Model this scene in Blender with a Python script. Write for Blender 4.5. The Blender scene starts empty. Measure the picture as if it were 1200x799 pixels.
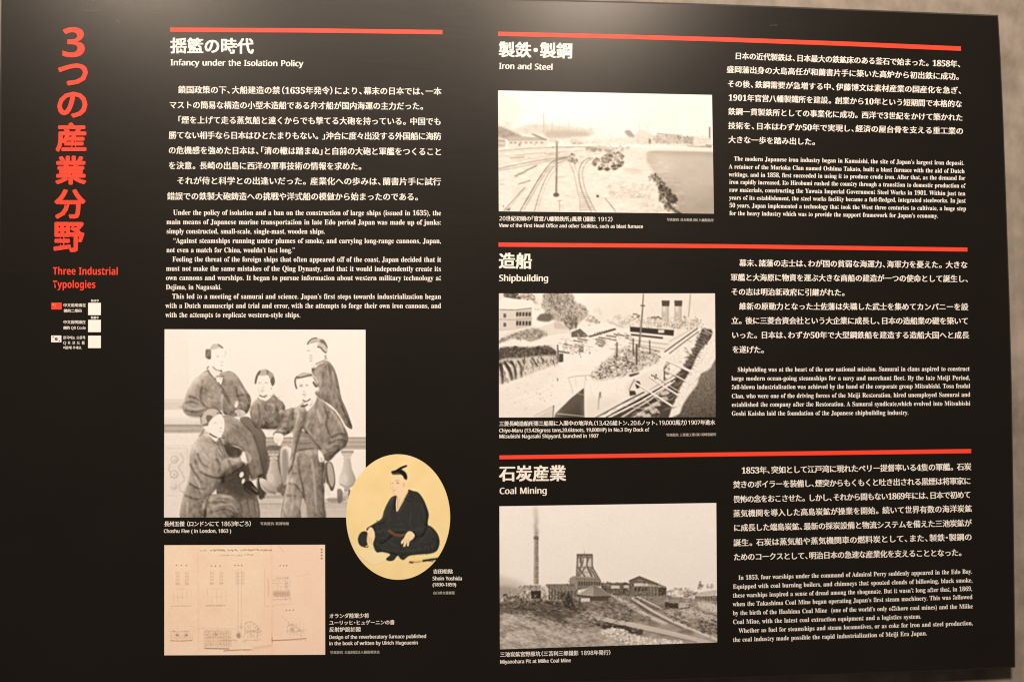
import bpy, math, random
import numpy as np
R = math.radians
scene = bpy.context.scene
col = scene.collection

# ------------------------------------------------------------------ camera
cam_d = bpy.data.cameras.new('camera'); cam_d.sensor_width = 36.0
FPX = 940.0                                   # focal length in units of 1/1200 of the picture width
cam_d.lens = 36.0 * FPX / 1200.0
cam_d.clip_start = 0.02; cam_d.clip_end = 50
cam = bpy.data.objects.new('camera', cam_d); col.objects.link(cam)
CAM = np.array([0.0, -1.50, 1.50])
cam.location = CAM
cam.rotation_euler = (R(91.9), 0, R(-6.1))
scene.camera = cam
_rx, _rz = R(91.9), R(-6.1)
_RX = np.array([[1, 0, 0], [0, math.cos(_rx), -math.sin(_rx)], [0, math.sin(_rx), math.cos(_rx)]])
_RZ = np.array([[math.cos(_rz), -math.sin(_rz), 0], [math.sin(_rz), math.cos(_rz), 0], [0, 0, 1]])
_ROT = _RZ @ _RX

# ------------------------------------------------------------------ world, lamps, exposure
w = bpy.data.worlds.new('World'); scene.world = w; w.use_nodes = True
bg = w.node_tree.nodes['Background']
bg.inputs[0].default_value = (1.0, 0.80, 0.62, 1); bg.inputs[1].default_value = 0.09
def spot(name, loc, target, power, size, angle, blend, colr):
    d = bpy.data.lights.new(name, 'SPOT'); d.energy = power; d.shadow_soft_size = size
    d.spot_size = R(angle); d.spot_blend = blend; d.color = colr
    o = bpy.data.objects.new(name, d); col.objects.link(o); o.location = loc
    v = np.array(target) - np.array(loc)
    from mathutils import Vector
    o.rotation_euler = Vector(v).to_track_quat('-Z', 'Y').to_euler()
    return o
WARM = (1.0, 0.83, 0.68)
spot('ceiling_spot', (-1.12, -1.6, 3.22), (-0.45, 0, 1.75), 90, 0.10, 95, 0.8, WARM)
spot('ceiling_spot', (0.68, -1.6, 3.22), (0.50, 0, 1.80), 108, 0.10, 110, 0.7, WARM)
ad = bpy.data.lights.new('added_fill_lamp', 'AREA'); ad.shape = 'DISK'; ad.size = 0.9; ad.energy = 400; ad.color = WARM  # soft fill lamp, added to even out the light across the panel
ao = bpy.data.objects.new('added_fill_lamp', ad); col.objects.link(ao); ao.location = (-0.3, -3.3, 5.9)
from mathutils import Vector
ao.rotation_euler = Vector((0.4, 3.3, -4.6)).to_track_quat('-Z', 'Y').to_euler()
scene.view_settings.view_transform = 'Standard'
scene.view_settings.look = 'None'
scene.view_settings.gamma = 1.0
scene.view_settings.exposure = 0.0
scene.cycles.max_bounces = 4
scene.cycles.filter_width = 1.15

# ------------------------------------------------------------------ the panel plane: y = 0, facing -y
def sheet(u, v):
    """a point of the printed sheet (layout units) -> x, z in metres on the panel"""
    u = np.asarray(u, float); v = np.asarray(v, float)
    d = np.stack([(u - 600) / FPX, -(v - 399.5) / FPX, -np.ones_like(u)], -1) @ _ROT.T
    t = -CAM[1] / d[..., 1]
    return CAM[0] + d[..., 0] * t, CAM[2] + d[..., 2] * t

# ------------------------------------------------------------------ materials
def mat(name, base, rough=0.5, spec=0.5, noise=0.0, nscale=40, bump=0.0, bscale=300, coat=0.0):
    m = bpy.data.materials.new(name); m.use_nodes = True
    nt = m.node_tree; b = nt.nodes['Principled BSDF']
    b.inputs['Base Color'].default_value = (*base, 1)
    b.inputs['Roughness'].default_value = rough
    b.inputs['Specular IOR Level'].default_value = spec
    tc = nt.nodes.new('ShaderNodeTexCoord')
    if noise:
        n = nt.nodes.new('ShaderNodeTexNoise'); n.inputs['Scale'].default_value = nscale; n.inputs['Detail'].default_value = 6
        mp = nt.nodes.new('ShaderNodeMapRange'); mp.inputs['To Min'].default_value = 1 - noise; mp.inputs['To Max'].default_value = 1 + noise
        mx = nt.nodes.new('ShaderNodeVectorMath'); mx.operation = 'SCALE'; mx.inputs[0].default_value = base
        nt.links.new(tc.outputs['Object'], n.inputs['Vector']); nt.links.new(n.outputs['Fac'], mp.inputs['Value'])
        nt.links.new(mp.outputs[0], mx.inputs['Scale']); nt.links.new(mx.outputs[0], b.inputs['Base Color'])
    if bump:
        n = nt.nodes.new('ShaderNodeTexNoise'); n.inputs['Scale'].default_value = bscale; n.inputs['Detail'].default_value = 3
        bp = nt.nodes.new('ShaderNodeBump'); bp.inputs['Strength'].default_value = bump; bp.inputs['Distance'].default_value = 0.001
        nt.links.new(tc.outputs['Object'], n.inputs['Vector']); nt.links.new(n.outputs['Fac'], bp.inputs['Height'])
        nt.links.new(bp.outputs[0], b.inputs['Normal'])
    return m
M_ink = mat('white_ink', (0.80, 0.78, 0.75), 0.5, 0.25)
M_grey_ink = mat('pale_grey_ink', (0.42, 0.40, 0.37), 0.5, 0.25)
M_red = mat('red_ink', (0.80, 0.055, 0.03), 0.45, 0.3)
M_black = mat('black_laminate', (0.0064, 0.0056, 0.0042), 0.33, 0.5, noise=0.25, nscale=6, bump=0.10, bscale=900)
M_black.node_tree.nodes['Principled BSDF'].inputs['Specular Tint'].default_value = (1.0, 0.96, 0.92, 1)
def brushed(m, lo, hi):
    nt = m.node_tree; b = nt.nodes['Principled BSDF']; tc = nt.nodes.new('ShaderNodeTexCoord')
    mp = nt.nodes.new('ShaderNodeMapping'); mp.inputs['Scale'].default_value = (5, 5, 160)
    n = nt.nodes.new('ShaderNodeTexNoise'); n.inputs['Scale'].default_value = 1.5; n.inputs['Detail'].default_value = 5
    n2 = nt.nodes.new('ShaderNodeTexNoise'); n2.inputs['Scale'].default_value = 3.5; n2.inputs['Detail'].default_value = 4
    ad_ = nt.nodes.new('ShaderNodeMath'); ad_.operation = 'ADD'
    r = nt.nodes.new('ShaderNodeMapRange'); r.inputs['From Min'].default_value = 0.7; r.inputs['From Max'].default_value = 1.3
    r.inputs['To Min'].default_value = lo; r.inputs['To Max'].default_value = hi
    L = nt.links.new
    L(tc.outputs['Object'], mp.inputs['Vector']); L(mp.outputs[0], n.inputs['Vector']); L(tc.outputs['Object'], n2.inputs['Vector'])
    L(n.outputs['Fac'], ad_.inputs[0]); L(n2.outputs['Fac'], ad_.inputs[1]); L(ad_.outputs[0], r.inputs['Value']); L(r.outputs[0], b.inputs['Roughness'])
brushed(M_black, 0.315, 0.345)
M_trim = mat('dark_edge_laminate', (0.035, 0.032, 0.031), 0.35, 0.6)

def wall_material():
    m = bpy.data.materials.new('greige_wall_covering'); m.use_nodes = True
    nt = m.node_tree; b = nt.nodes['Principled BSDF']; L = nt.links.new
    b.inputs['Roughness'].default_value = 0.75; b.inputs['Specular IOR Level'].default_value = 0.25
    tc = nt.nodes.new('ShaderNodeTexCoord')
    mp = nt.nodes.new('ShaderNodeMapping'); mp.inputs['Scale'].default_value = (13, 13, 8)
    n1 = nt.nodes.new('ShaderNodeTexNoise'); n1.inputs['Scale'].default_value = 1.6; n1.inputs['Detail'].default_value = 7; n1.inputs['Roughness'].default_value = 0.6
    n2 = nt.nodes.new('ShaderNodeTexNoise'); n2.inputs['Scale'].default_value = 14; n2.inputs['Detail'].default_value = 5
    L(tc.outputs['Object'], mp.inputs['Vector']); L(mp.outputs[0], n1.inputs['Vector']); L(tc.outputs['Object'], n2.inputs['Vector'])
    mx = nt.nodes.new('ShaderNodeMath'); mx.operation = 'MULTIPLY_ADD'; mx.inputs[1].default_value = 0.55
    m2 = nt.nodes.new('ShaderNodeMath'); m2.operation = 'MULTIPLY'; m2.inputs[1].default_value = 0.45
    L(n2.outputs['Fac'], m2.inputs[0]); L(n1.outputs['Fac'], mx.inputs[0]); L(m2.outputs[0], mx.inputs[2])
    r = nt.nodes.new('ShaderNodeValToRGB')
    r.color_ramp.elements[0].position = 0.36; r.color_ramp.elements[0].color = (0.15, 0.128, 0.108, 1)
    r.color_ramp.elements[1].position = 0.64; r.color_ramp.elements[1].color = (0.30, 0.258, 0.222, 1)
    e = r.color_ramp.elements.new(0.5); e.color = (0.225, 0.193, 0.165, 1)
    L(mx.outputs[0], r.inputs['Fac']); L(r.outputs[0], b.inputs['Base Color'])
    bp = nt.nodes.new('ShaderNodeBump'); bp.inputs['Strength'].default_value = 0.25; bp.inputs['Distance'].default_value = 0.002
    L(n1.outputs['Fac'], bp.inputs['Height']); L(bp.outputs[0], b.inputs['Normal'])
    return m

# ------------------------------------------------------------------ mesh helpers
def link(name, verts, faces, material, parent=None, label=None):
    me = bpy.data.meshes.new(name); me.from_pydata(verts, [], faces); me.update()
    me.materials.append(material)
    o = bpy.data.objects.new(name, me); col.objects.link(o)
    if parent: o.parent = parent
    if label: o['label'] = label
    return o
def link_np(name, V, F, material, parent=None, label=None):
    """V: n x 3, F: m x k"""
    me = bpy.data.meshes.new(name); n, (m, k) = len(V), F.shape
    me.vertices.add(n); me.vertices.foreach_set('co', np.ascontiguousarray(V, np.float32).ravel())
    me.loops.add(m * k); me.loops.foreach_set('vertex_index', F.astype(np.int32).ravel())
    me.polygons.add(m); me.polygons.foreach_set('loop_start', np.arange(0, m * k, k, dtype=np.int32))
    me.update(calc_edges=True); me.materials.append(material)
    o = bpy.data.objects.new(name, me); col.objects.link(o)
    if parent: o.parent = parent
    if label: o['label'] = label
    return o

# the wall stands 24 mm behind the face of the panel
WALL_Y = 0.024
wall = link('wall', [(-4, WALL_Y, 0), (4, WALL_Y, 0), (4, WALL_Y, 4), (-4, WALL_Y, 4)], [(0, 1, 2, 3)], wall_material())
wall['kind'] = 'structure'; wall['label'] = 'greige wall covering with faint vertical streaks behind the black panel'

panel = bpy.data.objects.new('exhibition_panel', None); col.objects.link(panel)
panel['label'] = 'large black museum text panel with white Japanese and English writing and old photographs'
panel['category'] = 'panel'

# board: outline of its face in layout units (top, right, bottom, left)
outline = [(1.2, -19), (250, -9.5), (500, -3.5), (700, 0.8), (800, 3.2), (900, 6.6), (1000, 10.5), (1100, 14.6), (1170.6, 17.4),
           (1173.2, 60), (1176.4, 130), (1180, 230), (1184, 350), (1186.6, 450), (1188.6, 580), (1190, 700), (1190.8, 782),
           (1100, 786.5), (960, 791), (810, 796), (600, 801), (300, 806), (-6, 809), (-5, 700), (-3.5, 400), (-1.5, 150)]
ox, oz = sheet([p[0] for p in outline], [p[1] for p in outline])
cx_, cz_ = ox.mean(), oz.mean()
n_ = len(ox)
def ring(inset, y):
    out = []
    for i in range(n_):
        a = np.array([ox[i] - ox[i - 1], oz[i] - oz[i - 1]]); b = np.array([ox[(i + 1) % n_] - ox[i], oz[(i + 1) % n_] - oz[i]])
        a /= np.linalg.norm(a); b /= np.linalg.norm(b)
        na = np.array([a[1], -a[0]]); nb = np.array([b[1], -b[0]]); nn = na + nb; nn /= (1 + na @ nb)
        out.append((ox[i] + nn[0] * inset, y, oz[i] + nn[1] * inset))
    return out
_in = ring(0.0038, 0.0)
_face = _in
board = link('board', _face, [tuple(range(n_))[::-1]], M_black, panel)
def band(name, r1, r2, m):
    V = r1 + r2
    return link(name, V, [(i, (i + 1) % n_, n_ + (i + 1) % n_, n_ + i) for i in range(n_)], m, panel)
band('edge_trim', ring(0.0037, 0.0004), ring(0.0, 0.0022), M_trim)
band('side_edge', ring(0.0001, 0.0023), ring(0.0001, 0.016), M_trim)
band('backing_frame', ring(0.012, 0.014), ring(0.012, WALL_Y + 0.001), M_trim)

# ------------------------------------------------------------------ lettering
def bold_serif(s):
    r = ''
    for ch in s:
        if 'A' <= ch <= 'Z': r += chr(0x1D400 + ord(ch) - 65)
        elif 'a' <= ch <= 'z': r += chr(0x1D41A + ord(ch) - 97)
        elif '0' <= ch <= '9': r += chr(0x1D7CE + ord(ch) - 48)
        else: r += ch
    return r
def bold_sans(s):
    r = ''
    for ch in s:
        if 'A' <= ch <= 'Z': r += chr(0x1D5D4 + ord(ch) - 65)
        elif 'a' <= ch <= 'z': r += chr(0x1D5EE + ord(ch) - 97)
        elif '0' <= ch <= '9': r += chr(0x1D7EC + ord(ch) - 48)
        else: r += ch
    return r
def plain_sans(s):
    r = ''
    for ch in s:
        if 'A' <= ch <= 'Z': r += chr(0x1D5A0 + ord(ch) - 65)
        elif 'a' <= ch <= 'z': r += chr(0x1D5BA + ord(ch) - 97)
        elif '0' <= ch <= '9': r += chr(0x1D7E2 + ord(ch) - 48)
        else: r += ch
    return r
GL = {}
def build_glyphs(chars):
    """outline meshes of all characters from Blender's built-in font, one per character: (verts n x 2, tris, advance)"""
    chars = sorted(set(chars) - set(' \u3000'))
    def mesh_of(body):
        c = bpy.data.curves.new('lettering', 'FONT'); c.body = body; c.size = 1.0; c.space_line = 4.0; c.resolution_u = 3
        c.fill_mode = 'FRONT'
        o = bpy.data.objects.new('lettering', c); col.objects.link(o)
        dg = bpy.context.evaluated_depsgraph_get()
        me = bpy.data.meshes.new_from_object(o.evaluated_get(dg))
        nv = len(me.vertices); co = np.empty(nv * 3, np.float32); me.vertices.foreach_get('co', co); co = co.reshape(-1, 3)
        me.calc_loop_triangles()
        tr = np.empty(len(me.loop_triangles) * 3, np.int32); me.loop_triangles.foreach_get('vertices', tr)
        bpy.data.objects.remove(o); bpy.data.curves.remove(c); bpy.data.meshes.remove(me)
        return co, tr.reshape(-1, 3)
    co, tr = mesh_of('\n'.join(chars))
    row = np.round((0.3 - co[:, 1]) / 4.0 - 0.0).astype(int)
    narrow = [ch for ch in chars if ord(ch) < 0x2E80 or ord(ch) > 0x1D3FF]
    co2, _ = mesh_of('\n'.join(ch + ch for ch in narrow))
    row2 = np.round((0.3 - co2[:, 1]) / 4.0).astype(int)
    trow = row[tr[:, 0]]
    for i, ch in enumerate(chars):
        idx = np.nonzero(row == i)[0]
        if not len(idx): continue
        v = co[idx][:, :2].copy(); v[:, 1] += 4.0 * i
        mp = -np.ones(len(co), int); mp[idx] = np.arange(len(idx))
        t = mp[tr[trow == i]]
        adv = co2[row2 == narrow.index(ch)][:, 0].max() - v[:, 0].max() if ch in narrow else (0.92 if 0xAC00 <= ord(ch) <= 0xD7A3 else 1.0)
        GL[ch] = (v, t, adv)

WIDE_TIGHT = {'、': .62, '。': .92, '「': .5, '」': .5, '（': .55, '）': .55, '・': .5, '：': .5}
JOBS = []
ASCII_SET = ''.join(chr(c) for c in range(33, 127))
ALLCH = set("3つの産業分野")
def job(block, text, p0, p1, em, style='mincho', material=None, condense=None, space=0.34):
    if style in ('serif',): text = bold_serif(text)
    elif style == 'dense': text = bold_sans(text)
    elif style == 'sans': text = plain_sans(text)
    elif style == 'mincho': text = ''.join(bold_serif(c) if c.isascii() else c for c in text)
    elif style == 'gothic': text = ''.join(plain_sans(c) if c.isascii() else c for c in text)
    ALLCH.update(text)
    JOBS.append((block, text, p0, p1, em, style, material, condense, space))

def emit(acc, v, t, fx, y):
    """v in layout units -> panel plane at depth y"""
    X, Z = sheet(v[:, 0], v[:, 1])
    acc[0].append(np.stack([X, np.full(len(X), y), Z], 1)); acc[1].append(t + acc[2]); acc[2] += len(v)

SHIFTS = {  # copies that thicken the strokes, in ems
    'mincho': [(-.021, 0), (0.002, .004), (.021, 0)],
    'gothic': [(-.022, -.012), (.022, .012)],
    'heavy': [(-.030, -.018), (.030, -.018), (-.030, .018), (.030, .018), (0, 0)],
    'serif': [(0, 0)],
    'sans': [(-.030, -.010), (.030, .010), (0, 0)], 'dense': [(0, 0)],
}
def set_line(acc, text, p0, p1, em, style, condense, space):
    (u0, v0), (u1, v1) = p0, p1
    W = math.hypot(u1 - u0, v1 - v0); ang = math.atan2(v1 - v0, u1 - u0)
    latin = style in ('serif', 'sans', 'dense')
    adv = []
    for ch in text:
        if ch == ' ': adv.append(space)
        elif ch == '\u3000': adv.append(1.0)
        elif ch in WIDE_TIGHT: adv.append(WIDE_TIGHT[ch])
        else: adv.append(GL[ch][2] * (1.14 if (not latin and ord(ch) > 0x1D3FF) else 1.0))
    sx = condense or 1.0
    nat = sum(adv) * em * sx
    extra_sp = extra = 0.0
    nsp = text.count(' ')
    if False:
        extra_sp = (W - nat) / nsp
    elif latin:
        sx = W / (sum(adv) * em)
    else:
        r = W / nat
        if 0.94 < r < 1.06: sx = r; nat = W
        else: sx = 1 + (r - 1) * 0.5; nat = sum(adv) * em * sx
        extra = (W - nat) / max(len(text) - 1, 1)
    x = 0.0
    ca, sa = math.cos(ang), math.sin(ang)
    for ch, a in zip(text, adv):
        if ch in (' ', '\u3000'):
            x += a * em * sx + (extra_sp if ch == ' ' else 0) + extra; continue
        v, t, _ = GL[ch]
        lead = 0.0
        if ch in '「（': lead = -(1.0 - a)
        elif ch in '、。': lead = 0.04
        elif ch in '・：': lead = -(1.0 - a) / 2
        # digits sit a little lower and larger than the kana em box
        for k, (dx, dy) in enumerate(SHIFTS[style]):
            lat_in_cjk = (not latin) and ord(ch) > 0x1D3FF
            if lat_in_cjk and k > 1: continue
            px = x + (v[:, 0] + lead + dx * (0.4 if lat_in_cjk else 1)) * em * sx
            py = -(v[:, 1] + dy * (0.3 if lat_in_cjk else 1) - (0.0 if latin else 0.36)) * em
            if lat_in_cjk: px = x + (v[:, 0] * 1.12 + .01 + dx * .4) * em * sx; py = -(v[:, 1] * 1.1 - 0.38) * em
            q = np.stack([u0 + px * ca - py * sa, v0 + px * sa + py * ca], 1)
            emit(acc, q, t, 0, -0.0004 - 0.00006 * k)
        x += a * em * sx + extra

# vertical title, each character fitted to its own box
TITLE = [('3', 73.4, 99.4, 32.4, 67.6), ('つ', 68.2, 103.3, 74.8, 100.8), ('の', 67.3, 102.7, 107.9, 138.6), ('産', 65.3, 101.5, 143.8, 178.4),
         ('業', 64.9, 101.4, 182.8, 216.8), ('分', 63.9, 100.5, 221.8, 256.8), ('野', 62.8, 99.1, 260.2, 295.6)]
ALLCH.update(bold_sans('3'))

def body(block, rows, em, style, condense=None, material=None):
    for text, x0, y0, x1, y1 in rows:
        job(block, text, (x0, y0), (x1, y1), em, style, material, condense)

body('body_text', [
 ('鎖国政策の下、大船建造の禁（1635年発令）により、幕末の日本では、一本', 208.6, 105.6, 517.5, 107.6),
 ('マストの簡易な構造の小型木造船である弁才船が国内海運の主力だった。', 198.2, 123.4, 500.5, 124.9),
 ('「煙を上げて走る蒸気船と遠くからでも撃てる大砲を持っている。中国でも', 208.0, 141.0, 517.3, 142.8),
 ('勝てない相手なら日本はひとたまりもない。」沖合に度々出没する外国船に海防', 197.7, 158.8, 517.3, 160.1),
 ('の危機感を強めた日本は、「清の轍は踏まぬ」と自前の大砲と軍艦をつくること', 197.3, 176.4, 518.0, 178.2),
 ('を決意。長崎の出島に西洋の軍事技術の情報を求めた。', 197.3, 194.3, 428.2, 195.2),
 ('それが侍と科学との出逢いだった。産業化への歩みは、蘭書片手に試行', 207.0, 212.0, 517.0, 213.2),
 ('錯誤での鉄製大砲鋳造への挑戦や洋式船の模倣から始まったのである。', 195.8, 230.2, 494.5, 231.0)], 9.7, 'mincho')
CL = 0.94
body('body_text.001', [
 ('Under the policy of isolation and a ban on the construction of large ships (issued in 1635), the', 202.9, 251.9, 517, 252.6),
 ('main means of Japanese marine transportation in late Edo period Japan was made up of junks:', 195, 262.9, 517, 263.5)], 8.5, 'serif', CL)
job('body_text.001', 'simply constructed, small-scale, single-mast, wooden ships.', (195, 273.8), (381, 274.1), 8.5, 'serif', None, None)
body('body_text.001', [
 ('“Against steamships running under plumes of smoke, and carrying long-range cannons, Japan,', 203, 284.9, 517, 285.2)], 8.5, 'serif', CL)
job('body_text.001', 'not even a match for China, wouldn’t last long.”', (195, 295.8), (345.6, 296.0), 8.5, 'serif')
body('body_text.001', [
 ('Feeling the threat of the foreign ships that often appeared off of the coast, Japan decided that it', 202, 306.6, 517, 307.0),
 ('must not make the same mistakes of the Qing Dynasty, and that it would independently create its', 194.6, 317.4, 517, 317.9),
 ('own cannons and warships. It began to pursue information about western military technology at', 194.4, 328.2, 517, 328.6)], 8.5, 'serif', CL)
job('body_text.001', 'Dejima, in Nagasaki.', (194.3, 339.2), (259.8, 339.2), 8.5, 'serif')
body('body_text.001', [
 ('This led to a meeting of samurai and science. Japan’s first steps towards industrialization began', 201.8, 350.0, 517, 350.3),
 ('with a Dutch manuscript and trial and error, with the attempts to forge their own iron cannons, and', 194, 360.9, 517, 361.1)], 8.5, 'serif', CL)
job('body_text.001', 'with the attempts to replicate western-style ships.', (194, 371.8), (352.3, 371.8), 8.5, 'serif')

body('body_text.002', [
 ('日本の近代製鉄は、日本最大の鉄鉱床のある釜石で始まった。1858年、', 860.8, 66.0, 1127, 75.6),
 ('盛岡藩出身の大島高任が和蘭書片手に築いた高炉から初出鉄に成功。', 851.4, 81.8, 1128, 90.4),
 ('その後、鉄鋼需要が急増する中、伊藤博文は素材産業の国産化を急ぎ、', 852.2, 98.6, 1128, 106.7),
 ('1901年官営八幡製鐵所を建設。創業から10年という短期間で本格的な', 853.3, 114.7, 1127.5, 122.4),
 ('鉄鋼一貫製鉄所としての事業化に成功。西洋で3世紀をかけて築かれた', 853.0, 131.0, 1128.3, 138.3),
 ('技術を、日本はわずか50年で実現し、経済の屋台骨を支える重工業の', 853.0, 147.5, 1129, 154.1),
 ('大きな一歩を踏み出した。', 853.3, 163.9, 959.5, 166.6)], 9.0, 'mincho')
job('body_text.003', 'The modern Japanese iron industry began in Kamaishi, the site of Japan’s largest iron deposit.', (860, 188.5), (1130, 193.7), 7.3, 'serif', None, .85)
body('body_text.003', [
 ('A retainer of the Morioka Clan named Oshima Takato, built a blast furnace with the aid of Dutch', 854, 197.8, 1130.3, 203.2),
 ('writings, and in 1858, first succeeded in using it to produce crude iron. After that, as the demand for', 854, 207.0, 1131, 211.3),
 ('iron rapidly increased, Ito Hirobumi rushed the country through a transition to domestic production of', 854.4, 215.7, 1131, 220.3),
 ('raw materials, constructing the Yawata Imperial Government Steel Works in 1901. Within just ten', 854.4, 224.9, 1131.2, 229.4),
 ('years of its establishment, the steel works facility became a full-fledged, integrated steelworks. In just', 854.4, 234.1, 1131.6, 237.8),
 ('50 years, Japan implemented a technology that took the West three centuries to cultivate, a huge step', 854.6, 243.2, 1132, 247.0)], 7.3, 'serif', .85)
job('body_text.003', 'for the heavy industry which was to provide the support framework for Japan’s economy.', (854.6, 252.3), (1099.3, 255.5), 7.3, 'serif')

body('body_text.004', [
 ('幕末、諸藩の志士は、わが国の貧弱な海運力、海軍力を憂えた。大きな', 866.1, 308.3, 1134, 310.6),
 ('軍艦と大海原に物資を運ぶ大きな商船の建造が一つの使命として誕生し、', 856, 325.2, 1136, 326.9),
 ('その志は明治新政府に引継がれた。', 856.5, 342.0, 994, 343.0),
 ('維新の原動力となった土佐藩は失職した武士を集めてカンパニーを設', 866.0, 359.0, 1134.7, 359.7),
 ('立。後に三菱合資会社という大企業に成長し、日本の造船業の礎を築いて', 856.8, 375.8, 1135, 376.2),
 ('いった。日本は、わずか50年で大型鋼鉄船を建造する造船大国へと成長', 857.0, 392.7, 1135.7, 392.8),
 ('を遂げた。', 857.7, 409.6, 899.5, 409.9)], 9.1, 'mincho')
body('body_text.005', [
 ('Shipbulding was at the heart of the new national mission. Samurai in clans aspired to construct', 864.1, 435.4, 1136.2, 434.4),
 ('large modern ocean-going steamships for a navy and merchant fleet. By the late Meiji Period,', 857, 445.7, 1136.6, 445.0),
 ('full-blown industrialisation was achieved by the hand of the corporate group Mitsubishi. Tosa feudal', 857.3, 455.8, 1136.9, 454.5),
 ('Clan, who were one of the driving forces of the Meiji Restoration, hired unemployed Samurai and', 857.3, 466.4, 1137, 464.6),
 ('established the company after the Restoration. A Samurai syndicate,which evolved into Mitsubishi', 857.3, 476.4, 1137, 474.9)], 7.5, 'serif', .87)
job('body_text.005', 'Goshi Kaisha laid the foundation of the Japanese shipbuilding industry.', (857.3, 486.8), (1064.7, 485.7), 7.5, 'serif')

body('body_text.006', [
 ('1853年、突如として江戸湾に現れたペリー提督率いる4隻の軍艦。石炭', 868.6, 551.1, 1138.3, 546.6),
 ('焚きのボイラーを装備し、煙突からもくもくと吐き出される黒煙は将軍家に', 859, 567.7, 1137.8, 563.3),
 ('畏怖の念をおこさせた。しかし、それから間もない1869年には、日本で初めて', 859, 584.9, 1137.8, 579.4),
 ('蒸気機関を導入した高島炭鉱が操業を開始。続いて世界有数の海洋炭鉱', 859, 601.5, 1139, 595.6),
 ('に成長した端島炭鉱、最新の採炭設備と物流システムを備えた三池炭鉱が', 859.3, 618.3, 1138.7, 612.5),
 ('誕生。石炭は蒸気船や蒸気機関車の燃料炭として、また、製鉄・製鋼の', 859.3, 635.8, 1139, 628.9),
 ('ためのコークスとして、明治日本の急速な産業化を支えることとなった。', 859.3, 652.5, 1131, 647.0)], 9.2, 'mincho')
body('body_text.007', [
 ('In 1853, four warships under the command of Admiral Perry suddenly appeared in the Edo Bay.', 865.3, 678.9, 1139.3, 671.5),
 ('Equipped with coal burning boilers, and chimneys that spouted clouds of billowing, black smoke,', 858.8, 689.4, 1139.6, 681.8),
 ('these warships inspired a sense of dread among the shogunate. But it wasn’t long after that, in 1869,', 858.8, 699.7, 1139.3, 691.8),
 ('when the Takashima Coal Mine began operating Japan’s first steam machinery. This was followed', 858.8, 709.9, 1139.6, 701.3),
 ('by the birth of the Hashima Coal Mine  (one of the world’s only offshore coal mines) and the Miike', 858.8, 720.3, 1140, 712.2)], 7.5, 'serif', .86)
job('body_text.007', 'Coal Mine, with the latest coal extraction equipment and a logistics system.', (858.8, 730.7), (1079.6, 724.2), 7.5, 'serif')
body('body_text.007', [
 ('Whether as fuel for steamships and steam locomotives, or as coke for iron and steel production,', 865.7, 741.0, 1140, 731.9)], 7.5, 'serif', .86)
job('body_text.007', 'the coal industry made possible the rapid industrialization of Meiji Era Japan.', (858.8, 751.6), (1086.3, 743.8), 7.5, 'serif')

# headings
job('heading_lettering', '揺籃の時代', (199.6, 54.2), (297.4, 54.8), 19.3, 'heavy')
job('heading_lettering.001', 'Infancy under the Isolation Policy', (199.8, 77.0), (355.3, 78.2), 9.5, 'sans')
job('heading_lettering.002', '製鉄・製鋼', (584.2, 58.6), (671.2, 60.4), 19.3, 'heavy')
job('heading_lettering.003', 'Iron and Steel', (584.6, 81.0), (647.9, 82.3), 9.5, 'sans')
job('heading_lettering.004', '造船', (584.3, 306.0), (623.6, 306.3), 19.6, 'heavy')
job('heading_lettering.005', 'Shipbuilding', (584.6, 329.4), (642.8, 329.7), 10.2, 'sans')
job('heading_lettering.006', '石炭産業', (584.8, 555.0), (663.4, 554.5), 19.6, 'heavy')
job('heading_lettering.007', 'Coal Mining', (585.2, 578.6), (641.2, 578.0), 10.2, 'sans')
job('subtitle_lettering', 'Three Industrial', (62, 321.8), (138.8, 322.2), 12.0, 'dense', M_red)
job('subtitle_lettering.001', 'Typologies', (62, 337.4), (112.2, 337.6), 12.0, 'dense', M_red)
# captions
job('caption', '20世紀初頭の「官営八幡製鉄所」風景（撮影：1912）', (584.8, 256.2), (719, 257.2), 6.2, 'gothic')
job('caption', 'View of the First Head Office and other facilities, such as blast furnace', (584.8, 266.2), (753.5, 267.6), 5.7, 'sans')
job('caption', '写真提供：日本製鉄（株）八幡製鉄所', (781.3, 257.6), (836.3, 258.4), 3.7, 'gothic', M_grey_ink)
job('caption.001', '三菱長崎造船所第三船渠に入渠中の地洋丸（13,426総トン、20.6ノット、19,000馬力）1907年進水', (584.8, 496.4), (838.2, 494.8), 6.3, 'gothic')
job('caption.001', 'Chiyo-Maru (13.426gross tons,20.6ktnots, 19,000HP) in No.3 Dry Dock of', (584.8, 506.3), (760.6, 505.3), 5.9, 'sans')
job('caption.001', 'Mitsubishi Nagasaki Shipyard, launched in 1907', (584.8, 513.2), (701.3, 512.6), 5.9, 'sans')
job('caption.001', '写真提供：三菱重工業（株）長崎造船所', (780.6, 509.6), (839.3, 508.8), 3.8, 'gothic', M_grey_ink)
job('caption.002', '三池炭鉱宮野原坑（三苫利三郎撮影 1898年発行）', (585.9, 766.5), (716.5, 763.9), 6.2, 'gothic')
job('caption.002', 'Miyanohara Pit at Miike Coal Mine', (585.9, 777.0), (669, 775.2), 5.9, 'sans')
job('caption.003', '長州五傑 （ロンドンにて 1863年ごろ）', (192.3, 613.6), (295.4, 613.4), 6.6, 'gothic')
job('caption.003', 'Choshu Five ( in London, 1863 )', (192.0, 624.0), (271.1, 623.8), 5.9, 'sans')
job('caption.003', '写真提供：萩博物館', (305, 613.3), (338.8, 613.2), 3.9, 'gothic', M_grey_ink)
job('caption.004', '吉田松陰', (507.4, 669.2), (530.8, 669.2), 5.8, 'gothic')
job('caption.004', 'Shoin Yoshida', (506.8, 679.4), (541.5, 679.4), 5.9, 'sans')
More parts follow.
